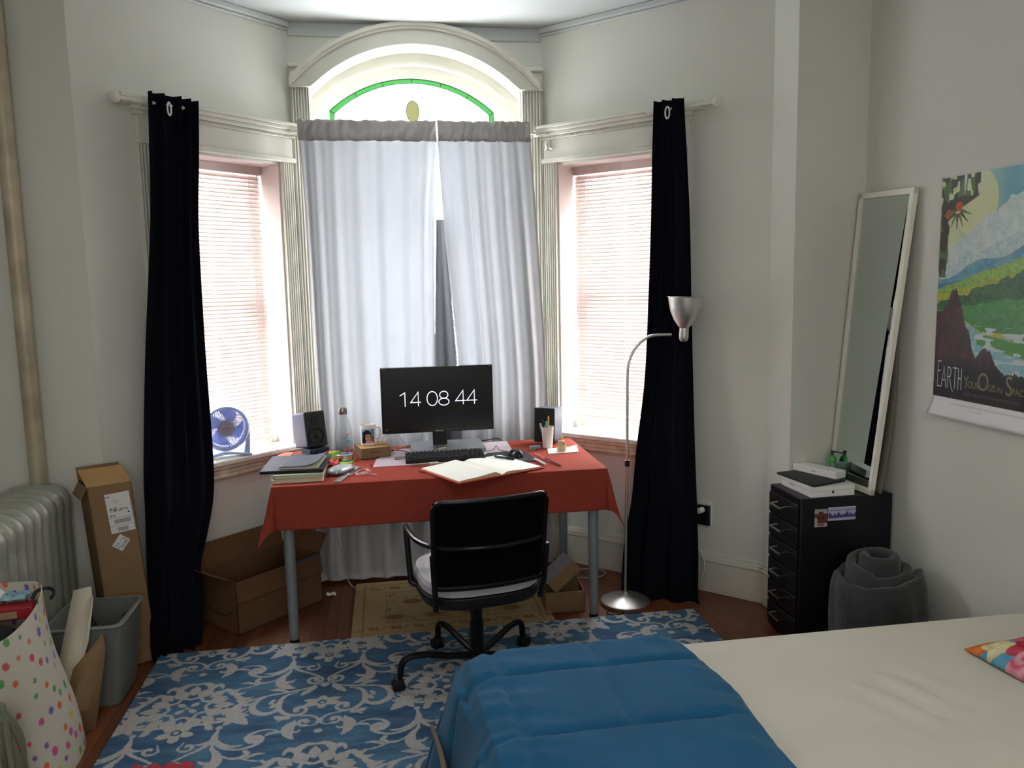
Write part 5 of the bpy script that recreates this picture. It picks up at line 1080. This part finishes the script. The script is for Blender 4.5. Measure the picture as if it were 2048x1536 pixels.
# ================================================================ LEFT SIDE: radiator, pipe, boxes, bin, bag
RAD = mat('silver_radiator_paint', 'a9aba2', .38, metal=.35, var=.08, vs=12, bump=.08, bs=30)
T = thing('radiator', 'old silver cast iron radiator by the left wall', 'radiator', (-1.36, 3.60, 0))
for k in range(9):
    y = -.075*k+.0; b = MB()
    for xx in (-.045, -.145, -.245):
        b.tube(cr([(xx, y, .10), (xx, y, .35), (xx, y, .70)], 4), .036, 12)
    tp = cr([(-.045, y, .66), (-.040, y, .715), (-.055, y, .745), (-.10, y, .757), (-.19, y, .757), (-.235, y, .745), (-.25, y, .715), (-.245, y, .66)], 5)
    b.tube(tp, .036, 12); b.tube([(-.045, y, .12), (-.245, y, .12)], .036, 12)
    if k in (0, 8): b.tube([(-.045, y, .0), (-.045, y, .12)], .022, 10); b.tube([(-.245, y, .0), (-.245, y, .12)], .022, 10)
    b.build('section', RAD, T)
b = MB(); b.tube([(-.145, 0.02, .70), (-.145, -.62, .70)], .028, 10); b.tube([(-.145, 0.02, .14), (-.145, -.62, .14)], .028, 10); b.build('connectors', RAD, T)
pm = mat('peeling_pipe_paint', 'b4ab93', .45, metal=.25, var=.18, vs=9, bump=.15, bs=20)
b = MB(); b.lathe([(.034, 0), (.034, 2.97)], 24, Matrix.Translation((-1.50, 3.640, 0))); tag(b.build('riser_pipe', pm), 'vertical cream heating pipe behind the radiator', 'pipe')
# tall carton
TB = thing('tall_carton', 'tall narrow brown carton with white shipping labels in the corner', 'box', (-1.160, 3.562, 0.004), R(30))
lean = Matrix.Shear('XY', 4, (-.055, .03))
def L_(o): return o
b = MB(); w2, d2, hh, t = .085, .085, .80, .004
for x0, x1, y0, y1 in ((-w2, w2, -d2, -d2+t), (-w2, w2, d2-t, d2), (-w2, -w2+t, -d2, d2), (w2-t, w2, -d2, d2)): b.box(x0, x1, y0, y1, 0, hh)
b.box(-w2, w2, -d2, d2, 0, .005); b.xf(lean).build('carton', CARD, TB)
b = MB(); b.hexa([(-w2, d2-t, hh), (w2, d2-t, hh), (-w2, d2, hh), (w2, d2, hh), (-w2, d2+.005, hh+.055), (w2, d2+.005, hh+.055), (-w2, d2+.009, hh+.055), (w2, d2+.009, hh+.055)]); b.xf(lean).build('flap', CARD, TB)
b = MB(); b.hexa([(-w2, -d2, hh), (w2, -d2, hh), (-w2, -d2+t, hh), (w2, -d2+t, hh), (-w2, .055, hh+.045), (w2, .055, hh+.045), (-w2, .055, hh+.049), (w2, .055, hh+.049)]); b.xf(lean).build('flap', mat('cardboard_inner', 'b08a5a', .8, var=.05), TB)
b = MB(); b.hexa([(-w2, -d2*.9, hh), (-w2+t, -d2*.9, hh), (-w2, d2*.9, hh), (-w2+t, d2*.9, hh), (-w2-.03, -d2*.9, hh-.05), (-w2-.026, -d2*.9, hh-.05), (-w2-.03, d2*.9, hh-.05), (-w2-.026, d2*.9, hh-.05)]); b.xf(lean).build('flap', CARD, TB)
def lab1(U, V):
    o = np.ones(U.shape+(3,))*hx('dadbd8'); x = U/.095; y = V/.155
    o[(y > .06) & (y < .09) & (x < .18)] = hx('b8737a'); o[(np.abs(y-.62) < .004) | (np.abs(y-.82) < .004)] = hx('44464a'); ink = hx('6a6c72')
    for (x0, x1, y0, y1) in ((.25, .6, .18, .20), (.3, .55, .24, .255), (.12, .38, .36, .46), (.45, .85, .40, .46), (.08, .30, .54, .585)): o[(x > x0) & (x < x1) & (y > y0) & (y < y1) & (vnoise(U, V, 260, 3) > .4)] = ink
    o[(x > .22) & (x < .9) & (y > .66) & (y < .77) & (np.sin(U*1500) > -.1)] = hx('3c3e44'); o[(x > .3) & (x < .72) & (y > .87) & (y < .97) & (np.sin(U*1500) > -.1)] = hx('3c3e44'); o[(x > .82) & (x < .9) & (y > .5) & (y < .54)] = hx('222226'); return o
SM2 = attrmat('label_print', .55)
shear = lean
def labf(x0, z0, ang, W_, H_):
    def f(U, V):
        a = math.cos(ang); s = math.sin(ang); X = x0+(U-W_/2)*a+(V-H_/2)*s; Z = z0+(U-W_/2)*s-(V-H_/2)*a; Yv = -.0862+0*U; return (X-.055*Z, Yv+.03*Z, Z)
    return f
o = painted('shipping_label', labf(.025, .675, R(2), .095, .17), lambda U, V: lab1(U, V*.155/.17), .095, .17, 90, 140, SM2, TB)
o2 = painted('small_label', labf(.012, .545, R(50), .058, .048), lambda U, V: lab1(U*1.6, V*2.2+.03), .058, .048, 50, 40, SM2, TB)
lean  # noqa
# bin
BN = thing('waste_bin', 'grey rectangular plastic waste bin in front of the tall carton', 'bin', (-1.185, 3.262, 0))
BM = mat('smoky_grey_plastic', '777a75', .3, var=.06, trans=.12, spec=.5)
b = MB()
def rr(w, d, z, r=.03): return [(x, y, z) for x, y in sup(w, d, r)]
ro = [rr(.100, .115, .0), rr(.105, .12, .01), rr(.133, .148, .33), rr(.139, .154, .333), rr(.139, .154, .342), rr(.128, .143, .342), rr(.100, .115, .02)]; n = len(ro[0])
for i in range(len(ro)-1): b.add(ro[i]+ro[i+1], [(k, (k+1) % n, n+(k+1) % n, n+k) for k in range(n)])
b.add(ro[0], [tuple(range(n))]); b.add(ro[-1], [tuple(range(n))]); b.build('tub', BM, BN)
b = MB(); b.tube(rr(.141, .156, .338), .005, 8, closed=True); b.build('rim', mat('rim_grey', '8f918c', .2, spec=.6), BN)
b = MB(); b.grid(lambda u, v: (-.11+.22*u, -.13+.26*v, .24+.03*math.sin(u*9)*math.sin(v*8)+.02*math.sin(u*21+v*4)), 24, 24); tag(b.build('bin_liner', mat('clear_dark_liner', '3c3d38', .3), solid=.001), 'crumpled dark liner inside the grey waste bin', 'bin liner').location = (-1.185, 3.262, 0)
# card strip and cardboard sheet
b = MB(); b.add([(-1.205, 3.13, .485), (-1.140, 3.12, .50), (-1.138, 3.12, .462), (-1.128, 3.10, .46), (-1.150, 3.08, .30), (-1.175, 3.03, .20), (-1.205, 2.98, .003), (-1.275, 2.98, .003), (-1.245, 3.05, .25)], [(0, 1, 2, 3, 4, 5, 6, 7, 8)])
tag(b.build('card_strip', mat('off_white_card', 'cfc9b4', .8), solid=.006), 'folded off-white card strip leaning on the grey waste bin', 'card')
b = MB(); b.add([(-1.09, 3.06, .335), (-1.086, 3.06, .27), (-1.115, 2.98, .003), (-1.23, 2.93, .003), (-1.19, 3.02, .225)], [(0, 1, 2, 3, 4)])
tag(b.build('cardboard_sheet', mat('kraft_board', '8a6e4e', .8, var=.08), solid=.005), 'torn brown cardboard sheet leaning below the white card strip', 'cardboard')
# polka dot bag
rn = random.Random(12); DOTS = []
cols = ['d8683c', '7a5fa8', 'c94a58', '5c9c58', 'cbb64a', 'c4568c', 'd8683c', '7a5fa8', 'c05a5c', 'd07a68']
for i in range(900): DOTS.append((rn.uniform(0, 1.5), rn.uniform(0, .75), rn.uniform(.008, .0155), rn.choice(cols)))
acc = []
for d in DOTS:
    if all(math.hypot(d[0]-e[0], d[1]-e[1]) > .038 for e in acc): acc.append(d)
def dotcol(U, V):
    o = np.ones(U.shape+(3,))*hx('c2bfb0')
    for x, y, r, c in acc:
        m = ((U-x)/(r*.85))**2+((V-y)/(r*1.15))**2 < 1; o[m] = hx(c)
    return o
cor = [(-1.66, 2.62), (-1.62, 2.48), (-1.45, 2.50), (-1.27, 2.54), (-1.18, 2.585), (-1.135, 2.66), (-1.12, 2.78), (-1.15, 2.91), (-1.22, 2.955), (-1.40, 2.96), (-1.66, 2.96)]
cc_ = np.array(cr(cor, 12)); seg = np.r_[0, np.cumsum(np.hypot(*np.diff(cc_, axis=0).T))]; Lb = seg[-1]
def bagf(U, V):
    s = np.clip(U/Lb, 0, 1)*Lb; x = np.interp(s, seg, cc_[:, 0]); y = np.interp(s, seg, cc_[:, 1]); t = V/.62; cxm, cym = -1.40, 2.78
    ytop = np.clip((y-2.5)/.45, 0, 1); zt = .50+.10*ytop
    k = 1.06-.30*(1-t)**1.0*1.0; k = 1.08-.34*t; k = k+.025*np.sin(s*16+3*t)*np.sin(PI*t)+.03*np.sin(s*7+1)*np.sin(2*PI*t)
    X = cxm+(x-cxm)*k+.0; Y = cym+(y-cym)*(.5+.5*k); return (X, Y, .004+(zt-.004)*t)
PB = thing('polka_dot_bag', 'white gift bag with coloured polka dots by the radiator', 'bag', (0, 0, 0))
painted('bag_side', bagf, dotcol, Lb, .62, int(Lb/.0042), 150, attrmat('polka_dot_paper', .6, .05, 40), PB, solid=.003)
def inb(name, label, cat, fn, m, nu=16, nv=16, solid=.004): tag(MB().grid(fn, nu, nv).build(name, m, solid=solid), label, cat)
BB = thing('red_book', 'red box with pale label lying in the polka dot bag', 'box', (-1.30, 2.86, .500), R(8))
MB().box(-.15, .07, -.03, .03, 0, .045).build('carton', mat('deep_red', 'a3222c', .5), BB, bev=.006)
MB().box(-.11, .02, -.0315, -.0305, .008, .032).build('paper_label', mat('tan_label', 'a88a72', .7), BB)
b = MB(); b.ball((-1.345, 2.72, .475), (.13, .085, .055), 24, 14); tag(b.build('black_pouch', mat('black_fabric', '15161a', .8)), 'rounded black pouch at the front of the polka dot bag', 'pouch')
tag(MB().grid(crump(-1.315, 2.91, .10, .08, .012, 5, .555), 14, 14).build('blue_mask', mat('pale_blue_paper', '8fbccc', .7), solid=.001), 'pale blue paper lying on the red box', 'paper')
tag(MB().grid(crump(-1.40, 2.90, .12, .10, .030, 8, .565), 14, 14).build('white_tissue', WHITE, solid=.001), 'crumpled white tissue paper beside the pale blue paper', 'paper')
b = MB(); b.tube(cr([(-1.25, 2.89, .55), (-1.235, 2.90, .575), (-1.20, 2.91, .578), (-1.18, 2.90, .565), (-1.185, 2.88, .55)], 8), .006, 8); tag(b.build('black_strap', BLK), 'black strap loop beside the red box', 'strap')
# plastic bag + rod at the near left
def pbag(u, v):
    a = 2*PI*u; t = v*PI*.97; w = math.sin(t)**.6*(1+.05*math.sin(9*a+5*v)+.03*math.sin(17*a-9*v)); return (-1.235+.105*w*math.cos(a), 2.455+.10*w*math.sin(a), .185-.175*math.cos(t)+.008*math.sin(13*a+8*v))
tag(MB().grid(pbag, 50, 30).build('plastic_bag', mat('smoky_film', '8f8d78', .25, trans=.35, var=.1), solid=.002), 'smoky translucent plastic bag leaning against the polka dot bag', 'bag')
b = MB(); b.lathe([(.008, 0), (.008, .42)], 12, Matrix.Translation((-1.130, 2.40, 0)) @ Matrix.Rotation(R(-2), 4, 'Y')); tag(b.build('metal_rod', mat('pale_green_rod', '8f9a8c', .35, metal=.4)), 'pale metal rod standing at the far left edge', 'rod')
# red cloth on rug
tag(MB().grid(lambda u, v: (-.895+.20*u+.02*v, 2.685-.30*v-.01*u, .016+.018*math.sin(PI*min(1, v*6)/2)*(1-.3*abs(math.sin(u*9)))+.004*math.sin(u*24)), 24, 16).build('red_cloth', mat('rose_red_cloth', 'a8323f', .9, var=.12), solid=.004), 'small rose red cloth lying on the blue rug', 'cloth')
# ================================================================ UNDER THE DESK
def openbox(name, label, loc, rz, w, d, h, m, flaps, t=.005, sh=None):
    T = thing(name, label, 'box', loc, R(rz)); b = MB()
    b.box(-w/2, w/2, -d/2, -d/2+t, 0, h); b.box(-w/2, w/2, d/2-t, d/2, 0, h); b.box(-w/2, -w/2+t, -d/2, d/2, 0, h); b.box(w/2-t, w/2, -d/2, d/2, 0, h); b.box(-w/2, w/2, -d/2, d/2, 0, t)
    b.build('carton', m, T)
    for side, ang, ln in flaps:
        a = R(ang); b = MB(); dz, do = ln*math.cos(a), ln*math.sin(a)
        if side == 'l': q = [(-w/2, -d/2, h), (-w/2+t, -d/2, h), (-w/2, d/2, h), (-w/2+t, d/2, h)]; q += [(x-do, y, z+dz) for x, y, z in q]
        if side == 'r': q = [(w/2-t, -d/2, h), (w/2, -d/2, h), (w/2-t, d/2, h), (w/2, d/2, h)]; q += [(x+do, y, z+dz) for x, y, z in q]
        if side == 'b': q = [(-w/2, d/2-t, h), (w/2, d/2-t, h), (-w/2, d/2, h), (w/2, d/2, h)]; q += [(x, y+do, z+dz) for x, y, z in q]
        if side == 'f': q = [(-w/2, -d/2, h), (w/2, -d/2, h), (-w/2, -d/2+t, h), (w/2, -d/2+t, h)]; q += [(x, y-do, z+dz) for x, y, z in q]
        b.hexa(q).build('flap', m, T)
    return T
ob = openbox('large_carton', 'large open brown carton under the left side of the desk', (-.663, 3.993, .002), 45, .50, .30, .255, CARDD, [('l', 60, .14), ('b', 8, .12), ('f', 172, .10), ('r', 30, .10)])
b = MB(); b.box(-.16, .02, -.1515, -.1505, .165, .235); b.build('shipping_label', mat('white_label_dim', 'cfcfcf', .6), ob); b = MB()
for k in range(14): b.box(-.15+.011*k, -.15+.011*k+(.006 if k % 3 else .003), -.1522, -.1516, .18, .222)
b.build('barcode', mat('barcode_grey', '55565a', .6), ob)
b = MB(); b.box(.02, .245, -.1518, -.1506, .20, .25); b.build('blue_tape', mat('blue_tape', '2f4f86', .5), ob)
b = MB(); b.tube(cr([(-.2515, -.12, .105), (-.2515, -.05, .078), (-.2515, .04, .08), (-.2515, .10, .10)], 6), .004, 6, flat=.3); b.build('printed_smile', mat('dark_print', '2a2f44', .6), ob)
s1 = openbox('small_carton', 'small open carton on the floor under the right side of the desk', (.81, 3.73, .002), -3, .195, .15, .105, CARD, [('b', 20, .04)])
s2 = thing('small_carton', 'small taped carton tilted on top of the open one', 'box', (.80, 3.745, .111))
m = Matrix.Translation((.0, 0, .062)) @ Matrix.Rotation(R(-38), 4, 'Y') @ Matrix.Rotation(R(8), 4, 'Z')
b = MB(); b.box(-.085, .085, -.07, .07, -.035, .035, m).build('carton', CARD, s2, bev=.001)
b = MB(); b.box(-.086, .086, -.071, .071, .0353, .0362, m); b.build('silver_tape', mat('silver_tape', 'a8a6b4', .3, metal=.3, var=.12, vs=30), s2)
WC = mat('white_cord', 'b5b3aa', .5)
cable('white_cable', 'white cable trailing on the floor below the grey curtains', [(-.30, 4.20, .30), (-.27, 4.22, .12), (-.24, 4.22, .01), (-.15, 4.16, .01), (-.04, 4.15, .01), (.05, 4.17, .01), (.12, 4.20, .012), (.14, 4.16, .012), (.10, 4.10, .012), (.13, 4.05, .012)], .003, WC)
cable('white_cable', 'white cable coiled on the floor behind the right desk leg', [(.95, 4.15, .01), (1.03, 4.20, .01), (1.12, 4.18, .01), (1.13, 4.10, .01), (1.06, 4.06, .01), (.98, 4.08, .01)], .0035, WC)
tag(MB().grid(crump(-.34, 4.12, .05, .04, .01, 3, .003), 8, 8).build('paper_scrap', PAPER, solid=.001), 'scrap of white paper on the floor near the large carton', 'paper')
# ================================================================ LIGHT AND CAMERA
wd = bpy.data.worlds.new('daylight'); sc.world = wd; wd.use_nodes = True
bg = wd.node_tree.nodes['Background']; bg.inputs['Color'].default_value = (.93, .97, 1, 1); bg.inputs['Strength'].default_value = 7.0
def portal(name, loc, nrm, w, h):
    l = bpy.data.lights.new(name, 'AREA'); l.shape = 'RECTANGLE'; l.size = w; l.size_y = h; l.cycles.is_portal = True
    o = bpy.data.objects.new(name, l); COL.objects.link(o); o.location = loc; o.rotation_euler = Vector(nrm).to_track_quat('-Z', 'Y').to_euler()
portal('portal_center', (.2135, 4.74, 1.78), (0, -1, 0), 1.1, 2.0)
portal('portal_right', P(1, .434, .27, 1.5), (-S2, -S2, 0), .67, 1.5)
portal('portal_left', P(-1, .434, .27, 1.5), (S2, -S2, 0), .67, 1.5)
l = bpy.data.lights.new('ceiling_fill', 'AREA'); l.shape = 'DISK'; l.size = 1.6; l.energy = 4; l.color = (1, .97, .90)  # added soft fill from above, no fixture in the room
o = bpy.data.objects.new('ceiling_fill', l); COL.objects.link(o); o.location = (.2, .3, 2.9)
l = bpy.data.lights.new('rear_fill', 'AREA'); l.shape = 'RECTANGLE'; l.size = 1.6; l.size_y = 1.5; l.energy = 6; l.color = (1, .99, .96)  # added fill from behind the camera, the back wall has no window
o = bpy.data.objects.new('rear_fill', l); COL.objects.link(o); o.location = (.2, -2.15, 1.75); o.rotation_euler = (R(90), 0, 0)
cam = bpy.data.cameras.new('camera'); co = bpy.data.objects.new('camera', cam); COL.objects.link(co); sc.camera = co
cam.sensor_width = 36; cam.lens = 28.17337; cam.clip_start = .05
r = Vector((0.9875599464182584, -0.15584423256679408, -0.020926715127645393)); dn = Vector((-0.03993933185336263, -0.11988584872858728, -0.991983988301088)); fw_ = Vector((0.15208616637115158, 0.9804794533544766, -0.1246187768686289))
co.matrix_world = Matrix.Translation((0, 0, 1.6)) @ Matrix(((r.x, -dn.x, -fw_.x, 0), (r.y, -dn.y, -fw_.y, 0), (r.z, -dn.z, -fw_.z, 0), (0, 0, 0, 1)))
vs = sc.view_settings; vs.view_transform = 'Standard'; vs.look = 'None'; vs.gamma = 1; vs.use_curve_mapping = False; vs.exposure = EXPO
c_ = sc.cycles; c_.max_bounces = 14; c_.diffuse_bounces = 8; c_.glossy_bounces = 4; c_.transmission_bounces = 6; c_.transparent_max_bounces = 16
c_.use_denoising = True; c_.caustics_reflective = False; c_.caustics_refractive = False; c_.sample_clamp_indirect = 10
